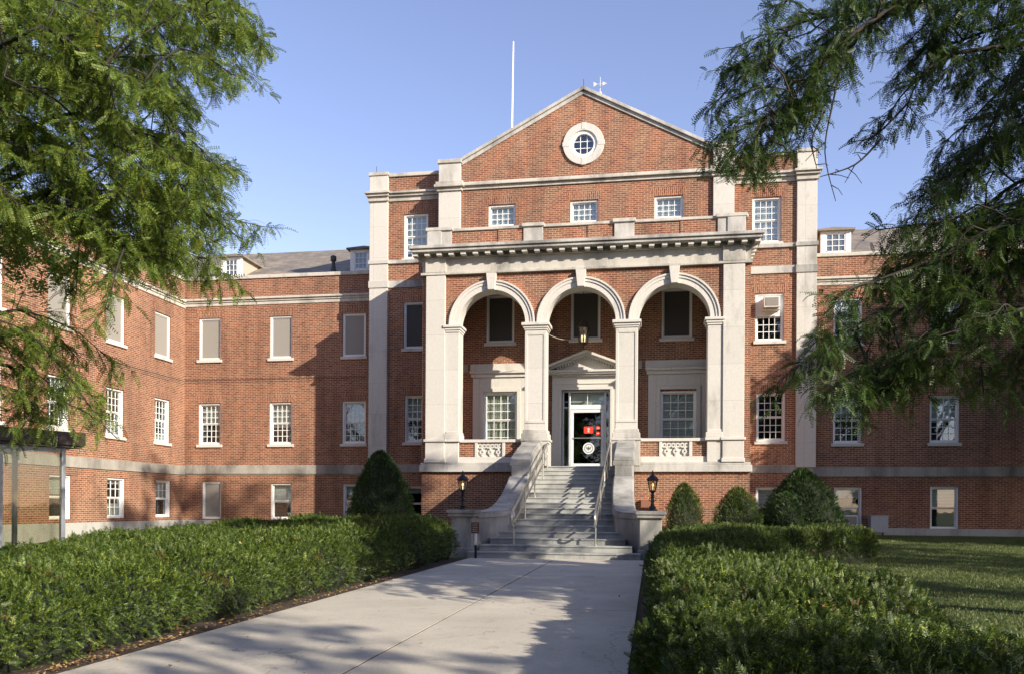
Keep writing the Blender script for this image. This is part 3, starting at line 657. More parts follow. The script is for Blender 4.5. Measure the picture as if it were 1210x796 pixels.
for cx in AX:
    s = MB(); ring(s, cx, ZS, RI, RI+.17, YP+.015, YP+.66, 36, 0, math.pi); ring(s, cx, ZS, RI+.17, RI+.26, YP-.015, YP+.10, 36, 0, math.pi); ring(s, cx, ZS, RI+.26, RX, YP-.05, YP+.10, 36, 0, math.pi)
    A = s.build('archivolt', M['stone_carved'], B, bevel=.006)
    s = MB(); s.prism(lambda y, cx=cx: [(cx-.11, y, ZS+RI-.02), (cx+.11, y, ZS+RI-.02), (cx+.17, y, 8.86), (cx-.17, y, 8.86)], YP-.13, YP+.6); s.build('keystone', M['stone_carved'], A, bevel=.012)
# ceiling
s = MB(); s.box(XP0+.5, XP1-.5, YP+.61, YG-.001, 8.78, 8.88); s.build('portico_ceiling', M['plaster'], B)
# entablature
s = MB(); s.box(XP0-.0, XP1, YP+.02, YB, 8.88, 9.42)
s.box(XP0-.04, XP1+.04, YP-.06, YB, 8.88, 8.96)
for (a, b) in PILX: s.box(a-.02, b+.02, YP-.07, YP+.05, 8.96, 9.42)
s.build('frieze', M['stone_cornice'], B, bevel=.01)
s = MB(); s.box(XP0-.28, XP1+.28, YP-.40, YB, 9.56, 9.66); s.box(XP0-.34, XP1+.34, YP-.46, YB, 9.66, 9.76); s.box(XP0-.06, XP1+.06, YP-.08, YB, 9.42, 9.46); s.box(XP0-.02, XP1+.02, YP-.02, YB, 9.46, 9.56)
s.build('portico_cornice', M['stone_weathered'], B, bevel=.014)
s = MB(); n = 28
for i in range(n):
    x = XP0-.17+(XP1-XP0+.34)*i/(n-1); s.box(x-.085, x+.085, YP-.32, YP-.02, 9.45, 9.56)
for i in range(6):
    y = YP+.35+.4*i
    s.box(XP0-.24, XP0, y, y+.17, 9.45, 9.56); s.box(XP1, XP1+.24, y, y+.17, 9.45, 9.56)
s.build('modillions', M['stone_carved'], B, bevel=.008)
# parapet of the portico
s = MB(); s.box(XP0+.15, XP1-.15, YP+.10, YP+.4, 9.76, 10.34); s.box(XP0+.1, XP0+.4, YP+.4, YG, 9.76, 10.34); s.box(XP1-.4, XP1-.1, YP+.4, YG, 9.76, 10.34)
for (a, b) in ((-6.35, -4.9), (-3.4, -1.95), (-.4, 1.05)): pass
s.build('parapet', M['brick'], B)
s = MB(); PED = ((-7.44, -6.62), (-4.20, -3.56), (-1.24, -.60), (2.0, 2.86))
for i, (a, b) in enumerate(PED): s.box(a, b, YP+.02, YP+.46, 9.76, 10.36)
s.box(-7.44+.0, -6.95, YP-.02, YP+.03, 9.76, 10.36); s.box(2.3, 2.86, YP-.02, YP+.03, 9.76, 10.36)
s.build('parapet_pedestal', M['stone_weathered'], B, bevel=.012)
s = MB(); s.box(XP0+.08, XP1-.08, YP+.04, YP+.46, 10.34, 10.43)
for (a, b) in PED: s.box(a-.05, b+.05, YP-.04, YP+.52, 10.36, 10.47)
s.build('parapet_coping', M['stone_cornice'], B, bevel=.012)
s = MB(); s.box(XP0+.3, XP1-.3, YP+.4, YG, 9.70, 9.775); s.build('portico_roof', M['dark_metal'], B)
s = MB()
for (a, b) in ((-5.05, -4.22), (-2.1, -1.27), (.85, 1.98)): s.box(a, b, YP+.07, YP+.12, 9.80, 10.33)
s.build('parapet_panel', M['brick'], B)
# balustrades of the side arches
for k, (a, b) in enumerate(((-6.33, -4.22), (-.37, 1.71))):
    s = MB(); y0, y1 = YP+.12, YP+.46; m0, m1 = ((-5.72, -4.86) if k == 0 else (.30, 1.18))
    s.box(a, m0-.08, y0, y1, 2.86, 3.34); s.box(m1+.08, b, y0, y1, 2.86, 3.34); BL = s.build('balustrade', M['brick'], B)
    s = MB(); s.box(a, b, y0-.05, y1+.05, 3.34, 3.44); s.box(a, b, y0-.03, y1+.03, 2.67, 2.86); s.box(m0-.08, m0+.02, y0-.03, y1+.03, 2.86, 3.34); s.box(m1-.02, m1+.08, y0-.03, y1+.03, 2.86, 3.34)
    s.build('rail', M['stone_carved'], BL, bevel=.01)
    # pierced stone panel of curling scrolls
    s = MB(); W_ = m1-m0-.04; s.box(m0+.02, m1-.02, y0+.06, y0+.2, 2.86, 3.34)
    n = 3
    for i in range(n):
        cx = m0+.02+W_*(i+.5)/n
        for (dx, z, rr_) in ((-.07, 3.22, .075), (.07, 3.22, .075), (0, 3.02, .075)):
            ring(s, cx+dx, z, rr_*.4, rr_*1.12, y0+.01, y0+.16, 14)
        s.box(cx-.03, cx+.03, y0+.02, y0+.14, 2.88, 2.98); s.box(cx-.025, cx+.025, y0+.02, y0+.14, 3.06, 3.2)
        s.ball((cx, y0+.04, 3.12), .05, .05, .05, 10, 5)
        s.prism(lambda y, cx=cx: [(cx-W_/6, y, 3.34), (cx+W_/6, y, 3.34), (cx+W_/6-.02, y, 3.27), (cx, y, 3.30), (cx-W_/6+.02, y, 3.27)], y0+.02, y0+.14)
    s.build('pierced_panel', M['stone_carved'], BL, bevel=.006)
# back wall dressings: band, window surrounds
s = MB()
for a, b in ((-7.1, -6.50), (-4.2, -3.72), (-.84, -.36), (2.02, 2.53)): s.pbox(PG, a, b, 6.00, 6.28, -.03, .02)
s.build('string_course', M['stone_belt'], B, bevel=.008)
for (u0, u1, w0, w1) in ((-5.92, -4.72, -6.42, -4.22), (.27, 1.49, -.24, 2.0)):
    s = MB(); zt = 5.28; z0 = 2.56
    s.pbox(PG, w0+.1, u0-.14, z0, 5.80, -.06, .1); s.pbox(PG, u1+.14, w1-.1, z0, 5.80, -.06, .1); s.pbox(PG, u0-.14, u1+.14, zt+.12, 5.80, -.06, .1)
    s.pbox(PG, u0-.14, u0, z0, zt+.12, -.10, .12); s.pbox(PG, u1, u1+.14, z0, zt+.12, -.10, .12); s.pbox(PG, u0, u1, zt, zt+.12, -.10, .12)
    s.pbox(PG, u0-.0, u1, z0, 3.30, -.05, .12)
    s.pbox(PG, w0+.04, w1-.04, 5.80, 5.93, -.12, .05); s.pbox(PG, w0, w1, 5.93, 6.02, -.2, .05)
    s.pbox(PG, w0, w1, 6.02, 6.28, -.05, .02)
    s.build('window_surround', M['stone_carved'], B, bevel=.012)
# door case with pediment
s = MB(); u0, u1, zt = DOOR[0], DOOR[1], DOOR[3]; cx = -2.28
s.pbox(PG, -3.46, u0, 2.55, 5.74, -.14, .1); s.pbox(PG, u1, -1.10, 2.55, 5.74, -.14, .1); s.pbox(PG, u0, u1, zt, 5.74, -.14, .1)
s.pbox(PG, u0-.10, u0, 2.55, zt, -.18, .1); s.pbox(PG, u1, u1+.10, 2.55, zt, -.18, .1); s.pbox(PG, u0-.10, u1+.10, zt, zt+.10, -.18, .1)
s.pbox(PG, -3.46, -1.10, 5.50, 5.54, -.17, .05); s.pbox(PG, -3.46, -1.10, 5.74, 5.83, -.18, .05); s.pbox(PG, -3.60, -.96, 5.83, 5.89, -.34, .05); s.pbox(PG, -3.66, -.90, 5.89, 5.96, -.40, .05)
e0, e1, zb = -3.70, -.86, 5.96; za = 6.50
s.prism(lambda y: [(e0+.3, y, zb), (e1-.3, y, zb), (cx, y, za)], YG-.10, YG+.05)
for (lo, hi, pr) in ((-.03, .05, .26), (.05, .14, .42)):
    for xe in (e0, e1): s.prism(lambda y, lo=lo, hi=hi, xe=xe: [(xe, y, zb+lo), (cx, y, za+lo), (cx, y, za+hi), (xe, y, zb+hi)], YG-pr, YG+.05)
DC = s.build('door_case', M['stone_carved'], B, bevel=.008)
s = MB(); n = 30
for i in range(n): x = -3.42+2.28*i/(n-1); s.box(x-.022, x+.022, YG-.27, YG-.17, 5.765, 5.828)
s.build('dentils', M['stone_carved'], DC); s = MB()
for i in range(24):
    t = (i+.5)/24; x = e0+.3+(e1-e0-.6)*t; z = zb+(za-zb)*(1-abs(x-cx)/(cx-e0))-.075
    if z > zb+.06: s.box(x-.026, x+.026, YG-.22, YG-.09, z-.045, z+.04)
s.build('dentils', M['stone_carved'], DC)
# aluminium entrance
def fr(mb, a, b, c_, e, d0, d1, t): 
    mb.pbox(PG, a, a+t, c_, e, d0, d1); mb.pbox(PG, b-t, b, c_, e, d0, d1); mb.pbox(PG, a+t, b-t, c_, c_+t, d0, d1); mb.pbox(PG, a+t, b-t, e-t, e, d0, d1)
s = MB(); fr(s, DOOR[0], DOOR[1], 2.55, 5.3, .05, .17, .06)
s.pbox(PG, -2.91, -2.83, 2.61, 5.24, .055, .16); s.pbox(PG, -1.65, -1.58, 2.61, 5.24, .055, .16); s.pbox(PG, -2.83, -1.65, 4.64, 4.80, .055, .16); s.pbox(PG, -3.06, -2.91, 4.69, 4.73, .06, .15); s.pbox(PG, -2.25, -2.23, 4.80, 5.24, .07, .13)
DF = s.build('entrance_screen', M['alu'], B, bevel=.006)
s = MB(); s.pbox(PG, -2.83, -1.65, 4.80, 5.24, .10, .106); s.pbox(PG, -3.06, -2.91, 2.61, 5.24, .10, .106); s.pbox(PG, -1.58, -1.50, 2.61, 5.24, .10, .106); s.build('pane', M['glass'], DF)
s = MB(); s.pbox(PG, -3.04, -2.3, 4.9, 4.95, .2, .24); s.pbox(PG, -2.85, -1.6, 4.78, 5.24, .27, .29); s.build('pale_soffit_panel', M['blind'], DF)  # soffit strip, plus a pale panel added behind the transom for a lit look
s = MB(); fr(s, -2.82, -1.66, 2.57, 4.63, .07, .12, .10); s.pbox(PG, -2.74, -1.74, 2.67, 2.75, .07, .12); D = s.build('door', M['alu'], B, bevel=.006, label='white aluminium framed glass entrance door with red stickers and round seal')
s = MB(); s.pbox(PG, -2.74, -1.74, 2.75, 4.55, .09, .096); s.build('pane', M['glass_door'], D)
s = MB(); s.pbox(PG, -2.74, -1.74, 3.62, 3.655, .035, .06); s.pbox(PG, -2.74, -2.70, 3.62, 3.655, .05, .08); s.pbox(PG, -1.78, -1.74, 3.62, 3.655, .05, .08); s.pbox(PG, -2.12, -1.74, 3.60, 3.67, .03, .075); s.build('push_bar', M['steel'], D)
def sticker(shape, mat, lab=None):
    o = shape.build('sticker', M[mat], D); 
    if lab: o['label'] = lab
    return o
def rrect(mb, a, b, c_, e, r, d0, d1):
    pts = []
    for (x, z, q) in ((b-r, e-r, 0), (a+r, e-r, 1), (a+r, c_+r, 2), (b-r, c_+r, 3)):
        for i in range(5): t = (q+i/4)*math.pi/2; pts.append((x+r*math.cos(t), z+r*math.sin(t)))
    return mb.prism(lambda d: [PG(x, z, d) for x, z in pts], d0, d1)
s = rrect(MB(), -2.36, -2.03, 3.80, 4.04, .04, .084, .0885); ST = sticker(s, 'red', 'red rounded notice sticker')
s = MB(); ring(s, -2.195, 3.95, .02, .038, YG+.081, YG+.0835, 16); s.pbox(PG, -2.207, -2.183, 3.84, 3.92, .081, .0835); s.pbox(PG, -2.235, -2.155, 3.862, 3.878, .081, .0832); sticker(s, 'sticker_white')
s = rrect(MB(), -1.93, -1.76, 3.93, 4.05, .02, .084, .0885); rrect(s, -1.93, -1.76, 3.74, 3.86, .02, .084, .0885); sticker(s, 'red', 'two small red stickers')
s = MB(); s.pbox(PG, -1.90, -1.80, 3.98, 4.0, .081, .0835); s.pbox(PG, -1.90, -1.82, 3.79, 3.81, .081, .0835); sticker(s, 'sticker_white')
s = MB(); ring(s, -2.19, 3.28, .165, .20, YG+.082, YG+.087, 32); ring(s, -2.19, 3.28, .0, .12, YG+.084, YG+.087, 24); 
sticker(s, 'sticker_white', 'round white seal with an eagle emblem')
s = MB(); ring(s, -2.19, 3.28, .12, .165, YG+.085, YG+.0885, 32)
for sg in (-1, 1): s.prism(lambda d, sg=sg: [PG(-2.19, 3.30, d), PG(-2.19+sg*.095, 3.35, d), PG(-2.19+sg*.085, 3.27, d), PG(-2.19+sg*.05, 3.22, d), PG(-2.19, 3.25, d)], .081, .0835)
s.pbox(PG, -2.205, -2.175, 3.20, 3.36, .081, .083); sticker(s, 'sticker_grey')
s = MB()
for k in range(26):
    a = 2*math.pi*k/26; ca, sa = math.cos(a), math.sin(a); x, z = -2.19+.143*ca, 3.28+.143*sa
    s.prism(lambda d: [PG(x+ca*.012-sa*.006, z+sa*.012+ca*.006, d), PG(x-ca*.012-sa*.006, z-sa*.012+ca*.006, d), PG(x-ca*.012+sa*.006, z-sa*.012-ca*.006, d), PG(x+ca*.012+sa*.006, z+sa*.012-ca*.006, d)], .0815, .084)
sticker(s, 'sticker_white')
s = MB(); s.pbox(PG, -1.545, -1.495, 3.55, 3.7, .095, .098); s.pbox(PG, -1.545, -1.495, 3.25, 3.35, .095, .098); s.pbox(PG, -1.545, -1.495, 3.38, 3.45, .095, .098); o = s.build('sticker', M['sticker_white'], DF)

# ------------------------------------------------------------------ entrance steps
ST_ = thing('entrance_steps', 'broad grey stone steps between curved limestone cheek walls', 'steps', (-2.3, 19.6, 0))
T, RS = .47, .15; Y0 = 19.62; SX = -2.3
s = MB()
def halfw(y):
    t = min(max((y-19.6)/3.2, 0), 1); return 1.95-.68*(1-(1-t)**2.4)
for n in range(17):
    y = Y0+n*T; hw = 2.05 if n < 1 else halfw(y)+.12
    s.box(SX-hw, SX+hw, y, YP+.8 if n > 12 else y+T*3.2, n*RS-.4 if n < 3 else (n-3)*RS, (n+1)*RS-.035)
    s.box(SX-hw, SX+hw, y-.025, y+T+.03, (n+1)*RS-.035, (n+1)*RS+.001*(n % 2))
s.box(SX-1.0, SX+1.0, YP+.05, YP+.75, 2.3, 2.555)
s.build('steps', M['step_stone'], ST_, bevel=.006)
# cheek walls: swept section along a curve that flares outwards at the foot
def cheek(sg):
    # (y, offset of inner face from centre, top z)
    up = []
    for i in range(25):
        t = i/24; y = 20.45+t*3.6
        f = 1-t; inner = 1.26+.22*f**2+(.52*max(0, (f-.72)/.28)**1.8 if f > .72 else 0); z = 1.10+1.02*(t**1.9)
        up.append((y, inner, z))
    body = MB(); cop = MB(); th = .50
    def sweep(mb, rows, lo, hi, i0, i1):
        base = len(mb.v); k = len(rows)
        for (y, inn, z) in rows:
            for (o_, zz) in ((i0, lo(y, z)), (i1, lo(y, z)), (i1, hi(y, z)), (i0, hi(y, z))): mb.v.append((SX+sg*(inn+o_), y, zz))
        for i in range(k-1):
            for q in range(4): mb.f.append((base+i*4+q, base+i*4+(q+1) % 4, base+(i+1)*4+(q+1) % 4, base+(i+1)*4+q))
        mb.f.append(tuple(base+q for q in range(4))); mb.f.append(tuple(base+(k-1)*4+q for q in range(4)))
    sweep(body, up, lambda y, z: -.1, lambda y, z: z-.16, 0, th); sweep(cop, up, lambda y, z: z-.16, lambda y, z: z-.04, -.05, th+.05); sweep(cop, up, lambda y, z: z-.04, lambda y, z: z, -.02, th+.02)
    hi_ = [(24.15, 1.25, 2.62), (24.6, 1.25, 2.78), (25.4, 1.25, 3.02), (26.2, 1.24, 3.22), (26.96, 1.24, 3.36)]
    sweep(body, hi_, lambda y, z: -.1, lambda y, z: z-.2, 0, th); sweep(cop, hi_, lambda y, z: z-.2, lambda y, z: z-.06, -.06, th+.06); sweep(cop, hi_, lambda y, z: z-.06, lambda y, z: z, -.03, th+.03)
    C_ = body.build('cheek_wall', M['foundation_light'], ST_, bevel=.012)
    cop.build('coping', M['coping_stone'], C_, bevel=.014)
    px = SX+sg*2.28; p = MB(); p.box(px-.26, px+.26, 19.98, 20.52, -.1, .98); p.box(px-.30, px+.30, 19.94, 20.56, -.1, .22)
    PI_ = p.build('pier', M['coping_stone'], C_, bevel=.014)
    p = MB(); p.box(px-.33, px+.33, 19.91, 20.59, .98, 1.06); p.box(px-.36, px+.36, 19.88, 20.62, 1.06, 1.15); p.build('cap', M['coping_stone'], PI_, bevel=.014)
M['foundation_light'] = stone_mat('cheek_limestone', (.37, .355, .325), (.13, .13, .125), .95)
M['coping_stone'] = stone_mat('stained_coping', (.40, .385, .35), (.11, .11, .10), 1.0)
cheek(-1); cheek(1)

# ------------------------------------------------------------------ handrails
def rail_z(y): return .15*math.floor((y-Y0)/T+1)
def handrail(sg, x, label):
    H = thing('handrail', label, 'handrail', (x, 20.2, .15), 'stair handrails')
    ln = lambda y: (y-Y0)/T*RS+.08
    y0, y1 = 20.25, 26.9
    def run(h): return [(x, y, ln(y)+h) for y in (20.1, 22, 24, 26, y1)]
    top = run(.88); mid = run(.52)
    s = MB(); loop = []
    c0 = (x, 20.1, ln(20.1)+.70); r = .18
    for i in range(9):
        a = math.pi/2+math.pi*i/8; loop.append((x, 20.1+r*math.cos(a)*1.0, ln(20.1)+.70+r*math.sin(a)))
    s.tube([mid[-1]]+mid[::-1][1:-1]+loop[::-1]+top[1:]+[(x, y1+.3, ln(y1)+.86)], .026, 10)
    s.build('rail', M['steel'], H, smooth=True)
    for y in (20.25, 22.1, 23.95, 25.8, 26.9):
        p = MB(); p.tube([(x, y, rail_z(y)-.01), (x, y, ln(y)+.88)], .023, 8); p.lathe([(.045, rail_z(y)+.002), (.045, rail_z(y)+.02), (.02, rail_z(y)+.03)], x, y, 10); p.build('post', M['steel'], H)
handrail(-1, -3.33, 'steel pipe handrail along the left side of the entrance steps')
handrail(1, -1.33, 'steel pipe handrail along the right side of the entrance steps')

# ------------------------------------------------------------------ post lanterns on the piers
def lantern_post(loc, label):
    x, y, z = loc; L = thing('post_lantern', label, 'lantern', loc, 'lanterns on the stair piers')
    s = MB(); s.lathe([(.12, z), (.12, z+.03), (.075, z+.05), (.085, z+.09), (.05, z+.13), (.035, z+.2), (.045, z+.23), (.03, z+.26), (.028, z+.34), (.05, z+.37), (.03, z+.40), (.045, z+.44), (.075, z+.47)], x, y, 12)
    for a in range(4):
        ca, sa = math.cos(a*math.pi/2+.4), math.sin(a*math.pi/2+.4); s.tube([(x+ca*.03, y+sa*.03, z+.22), (x+ca*.09, y+sa*.09, z+.25), (x+ca*.08, y+sa*.08, z+.31), (x+ca*.03, y+sa*.03, z+.33)], .009, 6)
    s.build('post', M['black_iron'], L, smooth=False)
    s = MB(); s.lathe([(.125, z+.72), (.16, z+.74), (.135, z+.78), (.08, z+.83), (.05, z+.85), (.035, z+.88), (.02, z+.90), (.022, z+.93), (.006, z+.97)], x, y, 8, .39); s.build('cap', M['black_iron'], L)
    s = MB()
    for k in range(6):
        a = 2*math.pi*k/6+.39; s.tube([(x+.075*math.cos(a), y+.075*math.sin(a), z+.47), (x+.125*math.cos(a), y+.125*math.sin(a), z+.73)], .009, 6)
    s.lathe([(.06, z+.45), (.082, z+.47), (.07, z+.49)], x, y, 12); s.build('cage', M['black_iron'], L)
    s = MB(); s.lathe([(.068, z+.48), (.116, z+.72)], x, y, 6, .39); s.build('glass', M['glass_lamp'], L)
    s = MB(); s.lathe([(.012, z+.5), (.014, z+.57)], x, y, 8); s.ball((x, y, z+.62), .028, .028, .045, 10, 6); s.build('bulb', M['glow'], L, smooth=True)
lantern_post((-4.62, 20.28, 1.15), 'black post lantern on the left stair pier')
lantern_post((.02, 20.28, 1.15), 'black post lantern on the right stair pier')
# hanging lantern in the middle arch
H = thing('hanging_lantern', 'lit bronze lantern hanging in the middle arch', 'lantern', (-2.30, 28.2, 6.75))
x, y, z = -2.30, 28.2, 6.66
s = MB(); s.lathe([(.01, z-.12), (.03, z-.08), (.02, z-.04), (.11, z), (.17, z+.06), (.15, z+.08)], x, y, 8); s.lathe([(.19, z+.56), (.22, z+.58), (.13, z+.70), (.05, z+.86), (.02, z+.98)], x, y, 8)
for k in range(8): a = 2*math.pi*k/8; s.tube([(x+.15*math.cos(a), y+.15*math.sin(a), z+.06), (x+.2*math.cos(a), y+.2*math.sin(a), z+.57)], .01, 6)
s.build('lantern_frame', M['bronze'], H)
s = MB(); s.tube([(x, y, z+.95), (x, y, 8.79)], .012, 6); s.build('chain', M['bronze'], H)
s = MB(); s.lathe([(.14, z+.07), (.19, z+.56)], x, y, 8); s.build('glass', M['glass_lamp'], H)
s = MB()
for dx in (-.045, .045): s.ball((x+dx, y, z+.28), .026, .026, .06, 8, 6); s.lathe([(.014, z+.1), (.014, z+.22)], x+dx, y, 8)
s.build('bulb', M['glow'], H, smooth=True)
s = MB(); pts = [(-3.45+1.0*t, YP+.7+.9*t, 6.98-.5*t*(1-t)+.02*t) for t in [i/12 for i in range(13)]]; s.tube(pts, .009, 6); o = s.build('cable', M['siding']); tag(o, 'thin cable sagging across the middle arch beside the hanging lantern', 'cable')

# ------------------------------------------------------------------ small things on the facade
def air_con(pl, u0, u1, z0, z1, out, label, name='air_conditioner'):
    p = pl((u0+u1)/2, z0, 0); A = thing(name, label, 'air conditioner', p)
    s = MB(); s.pbox(pl, u0, u1, z0, z1, -out, .14); s.build('case', M['ac'], A, bevel=.012)
    s = MB(); s.pbox(pl, u0+.05, u1-.05, z0+.05, z1-.05, -out-.012, -out+.01); n = 9
    for i in range(n): z = z0+.07+(z1-z0-.14)*i/(n-1); s.pbox(pl, u0+.06, u1-.06, z-.006, z+.006, -out-.02, -out)
    s.build('grille', M['ac_grille'], A)
    return A
A = air_con(PB, 3.72, 4.25, 8.02, 8.40, .34, 'white air conditioner jutting from the top half of a third floor window')
s = MB(); s.tube([(3.78, YB-.3, 8.0), (3.78, YB+.05, 7.86)], .012, 6); s.tube([(4.2, YB-.3, 8.0), (4.2, YB+.05, 7.86)], .012, 6); s.box(3.70, 4.27, YB-.2, YB+.1, 7.97, 8.01); s.build('bracket', M['ac'], A)
air_con(PW, 6.50, 7.06, .60, 1.0, .2, 'small air conditioner in the basement window beside the grey utility box')
U = thing('utility_box', 'grey metal utility box standing against the right wing foundation', 'utility box', (7.66, 30.4, .3))
s = MB(); s.box(7.38, 7.95, 30.22, 30.6, .42, .98); s.build('cabinet', M['grey_box'], U, bevel=.012); s = MB(); s.box(7.36, 7.97, 30.20, 30.62, .98, 1.0); s.build('lid', M['grey_box'], U, bevel=.004)
s = MB(); s.tube([(7.5, 30.42, .2), (7.5, 30.42, .43)], .03, 8); s.tube([(7.82, 30.42, .2), (7.82, 30.42, .43)], .03, 8); s.build('conduit', M['dark_metal'], U)
W_ = thing('wall_plaque', 'rust coloured metal box on the brick base behind the right lantern', 'wall box', (-.15, 27.1, 1.3))
s = MB(); s.box(-.36, .06, 27.0, 27.14, 1.2, 1.48); s.build('box', M['brown_rust'] if 'brown_rust' in M else plain('rust_box', (.20, .085, .05), .7), W_, bevel=.01); s = MB(); s.box(-.33, .03, 26.985, 27.0, 1.23, 1.45); s.build('cover', plain('rust_cover', (.24, .10, .06), .7), W_)
PLQ = thing('path_sign', 'small brown sign on a white and black post at the foot of the steps', 'sign', (-4.10, 19.4, 0))
s = MB(); s.box(-4.125, -4.075, 19.38, 19.43, .0, .32); s.build('post', M['black_iron'], PLQ); s = MB(); s.box(-4.125, -4.075, 19.38, 19.43, .32, .6); s.build('post_sleeve', M['white'], PLQ)
s = MB(); s.box(-4.20, -4.01, 19.36, 19.385, .60, .86); s.build('sign_panel', M['brown_sign'], PLQ, bevel=.006)
s = MB()
for i in range(5): z = .64+.043*i; s.box(-4.17, -4.04-.02*(i % 2), 19.354, 19.36, z, z+.012)
s.build('sign_lines', M['siding'], PLQ)
s = MB(); s.tube([(-5.63, 33, 13.6), (-5.60, 33, 16.5), (-5.56, 33, 19.75)], [.05, .045, .03], 8); s.lathe([(.13, 13.9), (.13, 14.1), (.05, 14.2)], -5.63, 33, 10); o = s.build('roof_mast', M['white']); tag(o, 'tall thin white mast standing on the roof left of the gable peak', 'mast')
V_ = thing('weather_vane', 'small white weather vane on the roof just right of the gable peak', 'weather vane', (-2.03, 32, 15.4))
s = MB(); s.tube([(-2.03, 32, 15.4), (-2.03, 32, 17.56)], .013, 6); s.ball((-2.03, 32, 16.95), .06); s.build('spindle', M['frame_grey'], V_)
s = MB(); s.tube([(-2.24, 32, 17.3), (-1.82, 32, 17.3)], .013, 6); s.tube([(-2.03, 31.8, 17.15), (-2.03, 32.2, 17.15)], .014, 6); s.prism(lambda yy: [(-2.28, yy, 17.2), (-2.12, yy, 17.3), (-2.28, yy, 17.4)], 31.99, 32.01); s.prism(lambda yy: [(-1.94, yy, 17.22), (-1.76, yy, 17.3), (-1.94, yy, 17.38)], 31.99, 32.01)
s.build('pointer', M['frame_grey'], V_)
o = MB().tube([(GX, YG+.1, 15.9), (GX, YG+.1, 16.2)], .012, 6).build('lightning_rod', M['dark_metal']); tag(o, 'short dark lightning rod at the very top of the gable', 'lightning rod')
o = MB().tube([(-10.2, YB+.2, 13.4), (-10.2, YB+.2, 13.85)], .012, 6).build('lightning_rod', M['dark_metal']); tag(o, 'short dark lightning rod on the left corner of the parapet', 'lightning rod')

# ------------------------------------------------------------------ shelter at the left
dx, dy = .3317, .9434; nxv, nyv = -.9434, .3317
def sp(a, b, z): return (-10.04-dx*a+nxv*b, 13.0-dy*a+nyv*b, z)      # a: towards the camera, b: away to the left
SH = thing('smoking_shelter', 'glass sided shelter with flat dark brown roof at the left behind the hedge', 'shelter', (-10.2, 12.4, 0))
def sbox(mb, a0, a1, b0, b1, z0, z1): return mb.add([sp(a0, b0, z0), sp(a1, b0, z0), sp(a1, b1, z0), sp(a0, b1, z0), sp(a0, b0, z1), sp(a1, b0, z1), sp(a1, b1, z1), sp(a0, b1, z1)], [(0, 3, 2, 1), (4, 5, 6, 7), (0, 1, 5, 4), (1, 2, 6, 5), (2, 3, 7, 6), (3, 0, 4, 7)])
s = MB(); sbox(s, -.28, 3.4, -.22, 1.7, 2.24, 2.47); s.build('roof', M['dark_fascia'], SH, bevel=.01); s = MB(); sbox(s, -.24, 3.36, -.18, 1.66, 2.20, 2.24); s.build('soffit', M['dark_metal'], SH)
for a in (0, 1.07, 2.14, 3.1):
    for b in (0, 1.4): s = MB(); sbox(s, a-.035, a+.035, b-.035, b+.035, 0, 2.2); s.build('post', M['shelter_metal'], SH, bevel=.005)
s = MB()
for a0, a1 in ((.035, 1.035), (1.105, 2.105), (2.175, 3.065)):
    for b in (0, 1.4): sbox(s, a0, a1, b-.025, b+.025, 2.12, 2.2); sbox(s, a0, a1, b-.025, b+.025, .2, .26)
s.build('rail', M['shelter_metal'], SH)
s = MB()
for a0, a1 in ((.035, 1.035), (1.105, 2.105)): sbox(s, a0, a1, -.006, .006, .26, 2.12)
s.build('glass_panel', M['glass_shelter'], SH)

